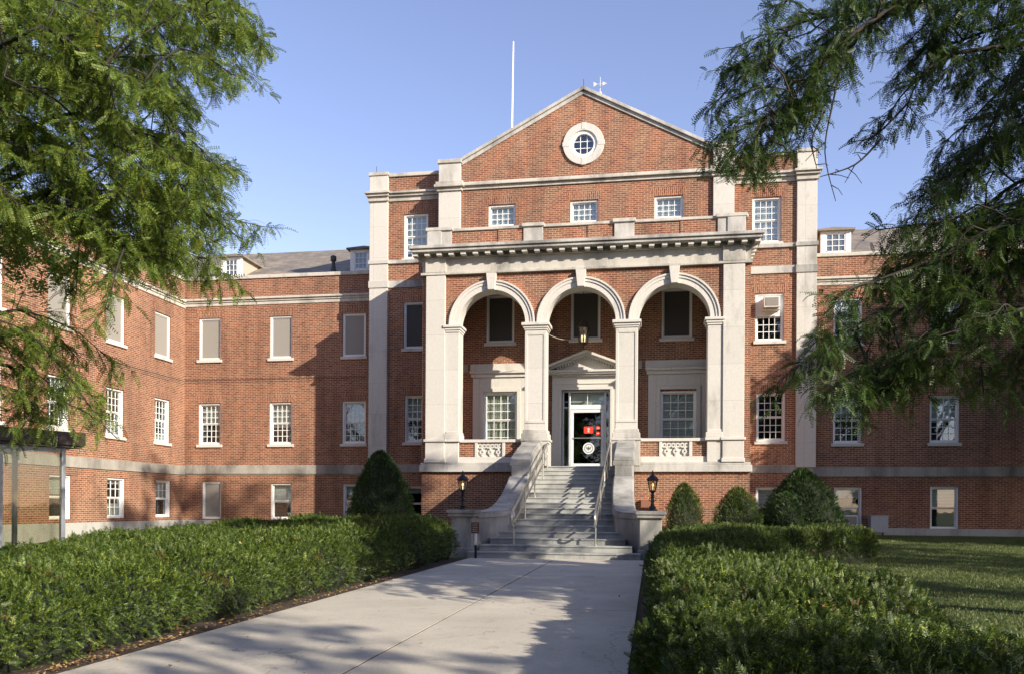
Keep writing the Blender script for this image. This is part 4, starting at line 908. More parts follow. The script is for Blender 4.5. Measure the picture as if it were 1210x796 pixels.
# ------------------------------------------------------------------ planting
def vnoise(x, y, s=1.0, seed=0):
    x = np.asarray(x)*s; y = np.asarray(y)*s
    return (np.sin(x*1.7+seed)+np.sin(y*2.1+seed*1.3+1)+np.sin((x+y)*1.3+seed*2.1)+np.sin((x-y)*2.9+seed)*.6+np.sin(x*4.3+y*3.7+seed)*.35)/3.3
YEW_N = pinnate(9, .075, .024, .0055, 62, .0016, .15, .25)
YEW_M = pinnate(8, .082, .023, .0066, 58, .002, .2, .3)
YEW_F = pinnate(6, .12, .036, .0115, 56, .003, .2, .3)
def hedge(name, outline, hfun, label, dens, wround=.42, seed=0, soft=.45):
    """clipped yew mass: outline = ccw plan polygon, hfun(x, y) its height"""
    pts = np.array(outline, float)
    # resample outline finely
    P = []
    for i in range(len(pts)):
        a, b = pts[i], pts[(i+1) % len(pts)]; n = max(1, int(np.linalg.norm(b-a)/.12)); P += [a+(b-a)*k/n for k in range(n)]
    P = np.array(P)
    for _ in range(6): P = (np.roll(P, 1, 0)+P*2+np.roll(P, -1, 0))/4
    T_ = nrm(np.roll(P, -1, 0)-np.roll(P, 1, 0)); Nn = np.stack([T_[:, 1], -T_[:, 0]], 1)   # outward for ccw
    bul = vnoise(P[:, 0], P[:, 1], 2.0, seed)*.12+vnoise(P[:, 0], P[:, 1], 6, seed+3)*.035; P = P+Nn*bul[:, None]
    h_at = lambda x, y: hfun(x, y)+vnoise(x, y, 1.25, seed)*.10+vnoise(x, y, 4.2, seed+5)*.04
    # core
    rows = [(.12, .0), (.03, .3)]+[(1-math.cos(q)**soft, math.sin(q)**.55) for q in (.45, .75, 1.0, 1.2, 1.4, 1.52)]
    V = []; k = len(P)
    for off, hz in rows:
        Q = P-Nn*(off*wround+.09); V += [(x, y, max(-.02, hh*hz-.09)) for (x, y), hh in zip(Q, h_at(Q[:, 0], Q[:, 1]))]
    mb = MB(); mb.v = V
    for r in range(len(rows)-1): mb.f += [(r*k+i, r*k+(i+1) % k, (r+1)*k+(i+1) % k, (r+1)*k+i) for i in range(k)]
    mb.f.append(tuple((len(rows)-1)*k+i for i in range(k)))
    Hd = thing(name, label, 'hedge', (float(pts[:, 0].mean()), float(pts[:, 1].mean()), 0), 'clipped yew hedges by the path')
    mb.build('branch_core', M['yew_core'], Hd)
    # sprig positions, side and top
    seg = np.linalg.norm(np.roll(P, -1, 0)-P, axis=1); cum = np.concatenate([[0], np.cumsum(seg)]); per = cum[-1]
    area_side = per*1.0; nS = int(area_side*dens*1.25)
    s_ = rng.uniform(0, per, nS); idx = np.clip(np.searchsorted(cum, s_)-1, 0, k-1); fr = ((s_-cum[idx])/seg[idx])[:, None]
    Q = P[idx]*(1-fr)+P[(idx+1) % k]*fr; NN = Nn[idx]; phi = np.arccos(rng.uniform(0, 1, nS)**.9); phi = np.pi/2*rng.uniform(0, 1, nS)**.95
    d = wround*(1-np.cos(phi)**soft); zz = np.sin(phi)**.55; Q2 = Q-NN*d[:, None]; H = h_at(Q2[:, 0], Q2[:, 1])
    under = np.clip((.25-zz)/.25, 0, 1)*.08
    Q2 = Q2-NN*under[:, None]
    Ps = np.column_stack([Q2, H*zz]); Ds = np.column_stack([NN*np.cos(phi)[:, None], np.sin(phi)])
    bb0, bb1 = pts.min(0), pts.max(0); nT = int((bb1-bb0).prod()*dens)
    X = rng.uniform(bb0[0], bb1[0], nT); Y = rng.uniform(bb0[1], bb1[1], nT)
    inside = np.zeros(nT, bool); j = len(P)-1
    for i in range(len(P)):
        c = ((P[i, 1] > Y) != (P[j, 1] > Y)) & (X < (P[j, 0]-P[i, 0])*(Y-P[i, 1])/(P[j, 1]-P[i, 1]+1e-12)+P[i, 0]); inside ^= c; j = i
    X, Y = X[inside], Y[inside]
    # distance to the edge (chunked)
    dist = np.full(len(X), 9.)
    Pc = P[::2]
    for i in range(0, len(X), 20000):
        dd = np.hypot(X[i:i+20000, None]-Pc[None, :, 0], Y[i:i+20000, None]-Pc[None, :, 1]); dist[i:i+20000] = dd.min(1)
    ok = dist > wround*.55; X, Y = X[ok], Y[ok]
    Pt = np.column_stack([X, Y, h_at(X, Y)]); Dt = np.column_stack([np.zeros(len(X)), np.zeros(len(X)), np.ones(len(X))])
    PP = np.vstack([Ps, Pt]); DD = np.vstack([Ds, Dt])
    # slopes tilt the shoots; clumps of light and shade come from uneven length
    clump = vnoise(PP[:, 0], PP[:, 1]+PP[:, 2]*1.3, 9, seed)*.5+vnoise(PP[:, 0]+PP[:, 2], PP[:, 1], 17, seed+2)*.5
    PP = PP+nrm(DD)*(clump[:, None]*.085-.035+rng.normal(0, .018, (len(PP), 1)))
    DD = nrm(DD)+rng.normal(0, .6, DD.shape)+np.array([0, 0, .22]); UU = rng.normal(0, .5, DD.shape)+nrm(DD)[:, [1, 2, 0]]
    stray = rng.uniform(0, 1, len(PP)) < .012
    DD[stray] = np.column_stack([rng.normal(0, .3, stray.sum()), rng.normal(0, .3, stray.sum()), np.ones(stray.sum())])
    dryness = vnoise(PP[:, 0]+3*PP[:, 2], PP[:, 1], 3.1, seed+11)+.25*vnoise(PP[:, 1], PP[:, 0], 11, seed)+np.where(PP[:, 2] < .3, .35, 0)
    dr = (dryness > .86) & (rng.uniform(0, 1, len(PP)) < .5)
    if dr.sum() > 3: link('dry_foliage', scatter('dry_foliage', YEW_M, PP[dr]-nrm(DD[dr])*.03, DD[dr], UU[dr], rng.uniform(.4, .9, dr.sum())*.8), M['dry'], Hd)
    keep = ~dr; PP, DD, UU, stray = PP[keep], DD[keep], UU[keep], stray[keep]
    dcam = np.hypot(PP[:, 0], PP[:, 1]); u = rng.uniform(0, 1, len(PP))
    near = dcam < 5.5; mid = (dcam >= 5.5) & (dcam < 11) & (u < .8); far = (dcam >= 11) & (u < .5)
    # not seen from any nearby viewpoint: outer faces behind the far side are thinned
    fol = []
    for nm_, tpl, sel, sc in (('n', YEW_N, near, .95), ('m', YEW_M, mid, .85), ('f', YEW_F, far, .72)):
        if sel.sum() < 3: continue
        fol.append((tpl, PP[sel], DD[sel], UU[sel], rng.uniform(.5, 1.12, sel.sum())*sc*np.where(stray[sel], 1.25 if nm_ == 'n' else 1.8, 1)))
    for (tpl, a, b, c, e) in fol:
        link('foliage', scatter('foliage', tpl, a, b, c, e), M['yew'], Hd)
    return Hd, h_at
hl = lambda x, y: .64+.024*np.clip(np.asarray(y)-6, 0, 30)-.03*np.clip(-4.6-np.asarray(x), 0, 3)+.0
HL, hL = hedge('yew_hedge', [(-4.42, 2.5), (-4.42, 9.0), (-4.42, 13), (-4.50, 19.2), (-5.2, 19.6), (-8.6, 21.5), (-9.3, 17), (-9.2, 12.5), (-8.6, 9), (-8.3, 4), (-7.5, 2.5)][:], hl, 'long clipped green hedge on the left of the path', 2300, 1.1, 1, soft=.85)
hr = lambda x, y: .70+.000*np.clip(np.asarray(y)-6, 0, 30)
HR, hR = hedge('yew_hedge', [(.12, 2.3), (1.35, 2.3), (1.62, 5), (1.75, 9), (1.75, 13), (2.2, 18.4), (5.0, 19.9), (5.25, 21.2), (4.9, 22.4), (1.5, 22.6), (.5, 21.6), (.40, 19.7), (.12, 19.0), (-.02, 14), (.0, 8), (.0, 5)], hr, 'green hedge on the right of the path, spreading along the building front', 2300, .46, 4)

def leafy_blob(name, label, cat, loc, rx, rz, mat, group=None, n=5200, cone=.5, scale=1.0, brown=None, seed=0, ry=None):
    x0, y0, z0 = loc; S = thing(name, label, cat, loc, group); ry = ry or rx
    def rad(a, t):  # t 0..1 height
        prof = np.minimum(1, (t/.16)**.5)*np.where(t > .16, (1-((t-.16)/.84)**(1.0+1.1*(1-cone)))**(.55+.35*cone), 1)
        return np.clip(prof, .02, 1)*(1+.10*np.sin(2*a+seed*2+3*t)+.07*np.sin(3*a+seed)+.05*np.sin(7*a+9*t+seed)+.05*np.sin(13*t+2*a))
    A_ = np.linspace(0, 2*np.pi, 20, endpoint=False); Tt = np.linspace(.01, .985, 12); mb = MB()
    for t in Tt:
        r = rad(A_, np.full(20, t))*.86; mb.v += [(x0+rx*q*math.cos(a), y0+ry*q*math.sin(a), z0+rz*t*.95) for q, a in zip(r, A_)]
    mb.f = [(i*20+j, i*20+(j+1) % 20, (i+1)*20+(j+1) % 20, (i+1)*20+j) for i in range(11) for j in range(20)]+[tuple(range(20))[::-1], tuple(range(220, 240))]
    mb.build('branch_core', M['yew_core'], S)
    a = rng.uniform(0, 2*np.pi, n); t = rng.uniform(0, 1, n)**1.15; r = rad(a, t)*(rng.uniform(.84, 1.03, n)+.04*np.sin(9*a+15*t))
    P = np.column_stack([x0+rx*r*np.cos(a), y0+ry*r*np.sin(a), z0+rz*t]); D = np.column_stack([np.cos(a), np.sin(a), .5+.9*t])+rng.normal(0, .45, (n, 3)); U = rng.normal(0, 1, (n, 3))
    if brown:
        hit = (t < brown[0]+.1*np.sin(5*a)) & (rng.uniform(0, 1, n) < brown[1])
        link('dry_foliage', scatter('dry_foliage', YEW_F, P[hit], D[hit], U[hit], rng.uniform(.4, .8, hit.sum())*scale), M['dry'], S)
        P, D, U = P[~hit], D[~hit], U[~hit]
    link('foliage', scatter('foliage', YEW_F, P, D, U, rng.uniform(.55, 1.1, len(P))*scale), M[mat], S)
    return S
g_ = 'clipped evergreen shrubs along the building front'
leafy_blob('evergreen_shrub', 'large dome shaped evergreen shrub left of the portico', 'shrub', (-8.95, 26.9, .25), 1.12, 2.75, 'yew_dark', g_, 9000, .42, 1.0, seed=1)
leafy_blob('evergreen_shrub', 'smaller pointed shrub with brown patches just right of the right lantern', 'shrub', (.95, 25.5, .25), .6, 1.66, 'yew', g_, 4200, .38, .8, brown=(.55, .5), seed=2)
leafy_blob('evergreen_shrub', 'dark green pointed shrub at the right corner of the portico', 'shrub', (2.5, 25.5, .25), .68, 1.55, 'yew', g_, 4500, .3, .8, seed=3)
leafy_blob('evergreen_shrub', 'largest dark dome shaped shrub in front of the right bay', 'shrub', (4.65, 27.5, .3), 1.18, 2.12, 'yew_dark', g_, 8500, .45, 1.0, seed=4)
leafy_blob('evergreen_shrub', 'low rounded shrub at the foot of the largest dark shrub', 'shrub', (3.98, 26.3, .3), .62, 1.36, 'yew_dark', g_, 4200, .15, .8, seed=5)

# lawn blades
n = 240000
X = rng.uniform(1.9, 14, n); Y = 6+24*rng.uniform(0, 1, n)**.8; ok = (X < .48*Y+1.5); X, Y = X[ok], Y[ok]
Z = np.array([gz(a, b)-.02 for a, b in zip(X, Y)])
bl = (np.array([(-.005, 0, 0), (.005, 0, 0), (.003, .6, .1), (-.003, .6, .1), (-.003, .6, .1), (.003, .6, .1), (.0005, 1, .35), (-.0005, 1, .35)])*np.array([1.0, .034, .034]), np.array([(0, 1, 2, 3), (4, 5, 6, 7)]))
D = np.column_stack([rng.normal(0, .35, len(X)), rng.normal(0, .35, len(X)), np.ones(len(X))])
o = link('grass', scatter('grass', bl, np.column_stack([X, Y, Z]), D, rng.normal(0, 1, (len(X), 3)), rng.uniform(.6, 1.4, len(X))), M['grass']); tag(o, 'short mown lawn grass', 'grass', kind='stuff')
# fallen leaves
n = 1500; t = rng.uniform(0, 1, n)
X = np.concatenate([-4.36+rng.normal(0, .06, 900)*(1+np.sin(np.arange(900))), rng.uniform(-4.2, -.2, 60), rng.uniform(-8, -4.5, 90)]); Y = np.concatenate([4.5+rng.uniform(0, 1, 900)**2.2*9+.25*np.sin(np.arange(900)*.7), rng.uniform(3, 19, 60), rng.uniform(5, 18, 90)])
Z = np.concatenate([np.full(960, .018), hL(X[960:], Y[960:])+.03]); Z[:900] += rng.uniform(0, .02, 900)
# drifts of brown leaves caught on top of the right hedge
cx = rng.uniform(.3, 1.1, 14); cy = rng.uniform(3.6, 15, 14); k = rng.integers(0, 14, 260); X2 = cx[k]+rng.normal(0, .08, 260); Y2 = cy[k]+rng.normal(0, .16, 260)
X = np.concatenate([X, X2]); Y = np.concatenate([Y, Y2]); Z = np.concatenate([Z, hR(X2, Y2)+.02])
cx = rng.uniform(-8.2, -4.9, 26); cy = rng.uniform(6, 19, 26); k = rng.integers(0, 26, 420); X2 = cx[k]+rng.normal(0, .08, 420); Y2 = cy[k]+rng.normal(0, .16, 420)
X = np.concatenate([X, X2]); Y = np.concatenate([Y, Y2]); Z = np.concatenate([Z, hL(X2, Y2)+.02])
lf = (np.array([(-.012, 0, 0), (0, -.012, .002), (.012, .004, 0), (.0, .03, .006)]), np.array([(0, 1, 2, 3)]))
D = rng.normal(0, 1, (len(X), 3)); D[:, 2] *= .25; U = rng.normal(0, .35, (len(X), 3)); U[:, 2] += 1
o = link('fallen_leaves', scatter('fallen_leaves', lf, np.column_stack([X, Y, Z]), D, U, rng.uniform(.5, 1.15, len(X))), M['fallen']); tag(o, 'dry brown leaves scattered along the hedge edge', 'fallen leaves', kind='stuff')

# ------------------------------------------------------------------ honey locust trees
FROND = pinnate(9, .18, .036, .0155, 66, .0016, .45, .2)
FROND_BIG = pinnate(4, .26, .09, .05, 62, .003, .35, .2)
def spline(pts, n):
    P = np.array(pts, float); out = []
    for i in range(len(P)-1):
        p0 = P[max(i-1, 0)]; p1 = P[i]; p2 = P[i+1]; p3 = P[min(i+2, len(P)-1)]
        for t in np.linspace(0, 1, n, endpoint=False): out.append(.5*((2*p1)+(-p0+p2)*t+(2*p0-5*p1+4*p2-p3)*t*t+(-p0+3*p1-3*p2+p3)*t**3))
    out.append(P[-1]); return np.array(out)
def tree(name, label, base, limbs, boughs, mat, bare=(), trunk_r=.2, extra=24, height=9.5, dens=1.0, seed=0, droop=.5, leafscale=.9, nside=3, sprays=(), heading=1, bdn=1.0, zmin=1.9):
    rs = np.random.default_rng(seed); T_ = thing(name, label, 'tree', base)
    tr = MB(); bx, by, bz = base; top = (bx+limbs[0], by+limbs[1], 3.2)
    tr.tube([(bx, by, -.1), (bx, by, .3), (bx+limbs[0]*.4, by+limbs[1]*.4, 1.6), top], [trunk_r*1.35, trunk_r*1.05, trunk_r*.92, trunk_r*.8], 12)
    tr.build('trunk', M['bark'], T_, smooth=True)
    bm_ = MB(); FP, FD, FU, FS = [], [], [], []; BP, BD, BU, BS = [], [], [], []
    def bough(pts, r0, detailed=True, leaves=True, tw_len=.32, spacing=.06, dn=1.5):
        C = spline(pts, 7); n = len(C); bm_.tube([tuple(p) for p in C], [max(.006, r0*(1-i/(n-1))**.9) for i in range(n)], 6, cap=False)
        L = np.concatenate([[0], np.cumsum(np.linalg.norm(np.diff(C, axis=0), axis=1))]); s = L[-1]*.16
        while s < L[-1]:
            i = min(np.searchsorted(L, s), n-1); i = max(i, 1); f = (s-L[i-1])/(L[i]-L[i-1]+1e-9); p = C[i-1]*(1-f)+C[i]*f; tg = (C[i]-C[i-1])/(np.linalg.norm(C[i]-C[i-1])+1e-9)
            side = rs.normal(0, 1, 3); side -= tg*side.dot(tg); side[2] *= .45; side /= np.linalg.norm(side)+1e-9
            if p[2] < zmin+.18: s += spacing; continue
            d = tg*rs.uniform(.35, 1.0)+side*rs.uniform(.5, 1.0)+np.array([0, 0, -.05]); d /= np.linalg.norm(d)
            tl = tw_len*rs.uniform(.5, 1.35)*(.65+.35*min(1, s/L[-1]*2)); m = 7; q = p.copy(); path = [p]; dd = d.copy()
            for j in range(m): dd = dd+np.array([0, 0, -droop/m])+rs.normal(0, .09, 3); dd /= np.linalg.norm(dd); q = q+dd*tl/m; path.append(q)
            if detailed or rs.random() < .5: bm_.tube([tuple(a) for a in path[::2]], [.005, .004, .003, .002], 4, cap=False)
            if leaves:
                path = np.array(path)
                if detailed:
                    k = int(tl/.048*dn*dens); tt = rs.uniform(.08, 1, k)*m; ii = np.minimum(tt.astype(int), m-1); ff = (tt-ii)[:, None]; pp = path[ii]*(1-ff)+path[ii+1]*ff
                    axd = path[ii+1]-path[ii]; axd /= np.linalg.norm(axd, axis=1, keepdims=True)
                    sd = rs.normal(0, 1, (k, 3)); sd -= axd*np.sum(sd*axd, 1, keepdims=True); sd /= np.linalg.norm(sd, axis=1, keepdims=True); sd[:, 2] *= .5
                    fd = axd*.55+sd*.95+rs.normal(0, .3, (k, 3))+np.array([0, 0, -.22])
                    FP.append(pp); FD.append(fd); u_ = rs.normal(0, .5, (k, 3)); u_[:, 2] += 1; FU.append(u_); FS.append(rs.uniform(.65, 1.2, k)*leafscale)
                else:
                    k = int(tl/.07*dn*dens); pp = path[rs.integers(1, m+1, k)]+rs.normal(0, .08, (k, 3)); BP.append(pp); x_ = rs.normal(0, 1, (k, 3)); x_[:, 2] -= .3; BD.append(x_); u_ = rs.normal(0, .6, (k, 3)); u_[:, 2] += 1; BU.append(u_); BS.append(rs.uniform(.7, 1.3, k))
            s += spacing*rs.uniform(.5, 1.5)
    for b in boughs:
        b = [np.array(p, float) for p in b]; root = np.array(top)+(b[0]-np.array(top))*.0
        bough([root, (root+b[0])/2+np.array([0, 0, .25])]+b, .05, dn=1.5*bdn)
        # side branches splitting from the bough
        C = spline(b, 6)
        for k in range(nside):
            i = rs.integers(3, len(C)-3); p = C[i]; tg = C[i+1]-C[i-1]; tg /= np.linalg.norm(tg); sd = rs.normal(0, 1, 3); sd -= tg*sd.dot(tg); sd[2] *= .5; sd /= np.linalg.norm(sd)
            e = p+(tg*.7+sd*.7)*rs.uniform(.45, 1.0); e[2] = max(e[2]-.2, zmin+.25); bough([p, (p+e)/2+np.array([0, 0, .08]), e], .014, tw_len=.38, spacing=.075)
    for b in bare:
        C = spline(b, 5); bm_.tube([tuple(p) for p in C], [.014*(1-.8*i/len(C)) for i in range(len(C))], 5, cap=False)
        for i in range(2, len(C)-1):
            if rs.random() < .75:
                d = rs.normal(0, 1, 3); d[2] -= .5; d /= np.linalg.norm(d); l = rs.uniform(.08, .28); bm_.tube([tuple(C[i]), tuple(C[i]+d*l*.6+rs.normal(0, .01, 3)), tuple(C[i]+d*l+np.array([0, 0, -.03]))], [.006, .004, .003], 4, cap=False)
    allb = np.vstack([spline([np.array(p, float) for p in b], 6) for b in boughs])
    for p in sprays:
        p = np.array(p, float); q = allb[np.argmin(np.linalg.norm(allb-p+np.array([heading*.35, 0, -.1]), axis=1))]
        d = np.array([heading*rs.uniform(.25, 1), rs.normal(0, .45), rs.uniform(-.75, .1)]); d /= np.linalg.norm(d); ln = rs.uniform(.4, .75)
        a = p-d*ln*.5; e = p+d*ln*.5; e[2] -= .06; bm_.tube([tuple(q), tuple((q+a)/2+rs.normal(0, .04, 3)), tuple(a)], [.012, .009, .007], 5, cap=False)
        bough([a, (a+e)/2+np.array([0, 0, .05]), e], .009, tw_len=.24, spacing=.038, dn=1.5)
    # rest of the crown, away from the view
    for k in range(extra):
        a = rs.uniform(0, 2*np.pi); away = np.array([math.cos(a), math.sin(a)])
        sgn = 1 if bx > 0 else -1
        if away[0]*sgn < .1: away[0] = abs(away[0])*sgn+.1*sgn
        rad = rs.uniform(2.0, 4.3); zt = rs.uniform(3.6, height); s0 = np.array([top[0], top[1], min(zt-.3, 3.0+rs.uniform(0, height-4.5))])
        e = np.array([top[0]+away[0]*rad, top[1]+away[1]*rad, zt]); m_ = (s0+e)/2+np.array([0, 0, .4])
        bough([s0, m_, e], .045, detailed=False, tw_len=.8, spacing=.1)
    bm_.tube([top, (top[0], top[1], 5.2), (top[0]+.2, top[1]+.1, height-1)], [trunk_r*.75, trunk_r*.5, .04], 8)
    bm_.build('branches', M['bark'], T_, smooth=True)
    cat = lambda a: np.concatenate(a) if len(a) else np.zeros((0, 3))
    link('foliage', scatter('foliage', FROND, cat(FP), cat(FD), cat(FU), np.concatenate(FS)), M[mat], T_)
    if BP: link('outer_foliage', scatter('outer_foliage', FROND_BIG, cat(BP), cat(BD), cat(BU), np.concatenate(BS)), M[mat], T_)
    print(name, 'fronds', len(np.concatenate(FS)), 'big', len(np.concatenate(BS)) if BS else 0)
LB = [
   [(-9.05, 8.8, 6.51), (-6.75, 8.5, 6.75), (-5.49, 8.5, 6.83), (-4.62, 9, 6.67)] ,
   [(-9.04, 8.8, 5.28), (-7.54, 9.5, 6.97), (-6.37, 9.5, 6.98), (-5.26, 9.6, 6.36)] ,
   [(-9.04, 8.8, 4.77), (-6.34, 8, 5.34), (-5.26, 8, 5.09), (-4.53, 8.2, 4.55)] ,
   [(-9.03, 8.8, 4.25), (-6.91, 9, 5.03), (-5.69, 9, 4.76), (-4.5, 9.2, 4.49)] ,
   [(-9.03, 8.8, 4.25), (-6.74, 8.5, 4.74), (-5.78, 8.5, 4.12), (-5.08, 8.6, 4.02), (-4.88, 8.7, 3.81)] ,
   [(-9.03, 8.8, 4.05), (-6.18, 7.8, 4.27), (-5.36, 7.6, 3.95), (-4.94, 7.6, 3.57)] ,
   [(-9.04, 8.8, 5.08), (-8.19, 10, 6.73), (-7.33, 10.2, 6.99), (-6.06, 10.3, 6.54)] ,
   [(-9.03, 8.8, 3.74), (-8.04, 9.4, 4.6), (-7.41, 9.5, 4.93), (-6.95, 9.6, 4.67)] ,
   [(-9.26, 8.8, 3.03), (-7.2, 8.3, 3.36), (-6.64, 8.2, 3.3), (-6.3, 8.2, 3.17)] ,
   [(-9.26, 8.8, 2.82), (-6.96, 8.2, 3.1), (-6.36, 8.1, 2.79), (-5.88, 8.1, 2.21)] ,
   [(-9.26, 8.8, 2.82), (-7.63, 8.8, 2.89), (-7.35, 8.8, 2.58), (-7.07, 8.8, 2.28)] ,
   [(-9.04, 8.8, 5.28), (-7.14, 9, 6.47), (-6.36, 9, 5.9), (-5.43, 9, 5.24)] ,
   [(-9.04, 8.8, 5.79), (-6.24, 7.5, 5.96), (-5.41, 7.4, 5.58), (-4.62, 7.3, 5.15)] ,
   [(-9.03, 8.8, 4.46), (-8.3, 10.3, 6.06), (-7.21, 10.4, 5.81), (-6.01, 10.5, 4.97)] ,
   [(-9.05, 8.8, 6.1), (-7.77, 9.2, 7.35), (-6.91, 9.6, 7.83), (-5.63, 9.8, 7.51)] ,
   [(-9.03, 8.8, 4.36), (-6.71, 8.2, 4.9), (-5.84, 8.0, 4.64), (-4.99, 7.9, 4.03)] ,
]
RB = [
   [(5.01, 10, 7.29), (3.34, 9.6, 6.79), (1.97, 9.2, 6.42), (1.27, 9, 6.19), (0.76, 8.9, 5.96)] ,
   [(5.01, 10, 7.47), (2.64, 9.2, 6.49), (1.81, 9, 5.91), (1.3, 8.9, 5.35), (0.66, 8.8, 5.0)] ,
   [(5.01, 10, 7.29), (2.53, 9.4, 6.53), (1.87, 9.3, 5.81), (1.34, 9.2, 5.27), (1.03, 9.1, 4.84)] ,
   [(5.01, 10, 6.19), (3.35, 9.6, 6.12), (2.78, 9.4, 5.79), (2.55, 9.3, 5.23)] ,
   [(5.18, 10, 5.63), (3.85, 9.8, 5.36), (3.19, 9.6, 4.87), (2.78, 9.5, 4.54)] ,
   [(5.19, 10, 4.72), (3.77, 9.6, 4.47), (2.96, 9.4, 4.25), (2.3, 9.3, 4.16)] ,
   [(5.19, 10, 4.18), (3.62, 9.2, 3.83), (2.54, 8.8, 3.38), (1.75, 8.6, 2.88), (1.2, 8.5, 2.46)] ,
   [(5.19, 10, 3.63), (3.62, 9.2, 3.23), (2.89, 8.9, 2.72), (2.23, 8.8, 2.38), (1.93, 8.7, 2.26)] ,
   [(5.01, 10, 6.74), (3.91, 10.2, 6.68), (3.41, 10.3, 6.58), (3.08, 10.4, 6.57)] ,
   [(5.18, 10, 5.09), (4.14, 10.2, 4.95), (3.6, 10.3, 4.54), (3.28, 10.4, 4.1)] ,
   [(5.19, 10, 3.99), (4.18, 10.4, 4.06), (3.49, 10.5, 3.92), (2.87, 10.6, 3.57), (2.39, 10.6, 3.38)] ,
   [(5.34, 10, 5.8), (4.34, 10.6, 6.28), (3.86, 10.8, 6.01), (3.55, 11, 5.61)] ,
   [(5.17, 10, 7.09), (3.44, 10.4, 7.22), (2.37, 10.6, 6.94), (1.81, 10.7, 6.52), (1.57, 10.8, 6.38)] ,
   [(5.19, 10, 4.45), (3.46, 8.8, 4.02), (2.78, 8.6, 3.68), (2.15, 8.5, 3.44), (1.84, 8.5, 3.33)] ,
   [(5.18, 10, 6.54), (3.84, 9.2, 5.86), (3.3, 9, 5.04), (3.03, 8.9, 4.35)] ,
   [(5.36, 10, 3.72), (3.6, 8.6, 3.17), (3.02, 8.4, 2.98), (2.54, 8.3, 2.82)] ,
]
BARE = [
   [(1.98, 9.2, 6.11), (1.85, 9.2, 5.5), (1.77, 9.2, 4.97), (1.88, 9.2, 4.45)] ,
   [(2.63, 9.3, 5.49), (2.3, 9.3, 5.16), (2.05, 9.3, 5.1)] ,
   [(2.32, 9.2, 5.07), (2.07, 9.2, 4.82), (1.71, 9.2, 4.71)] ,
   [(1.77, 9.2, 5.41), (1.64, 9.2, 5.11), (1.69, 9.2, 4.8)] ,
]
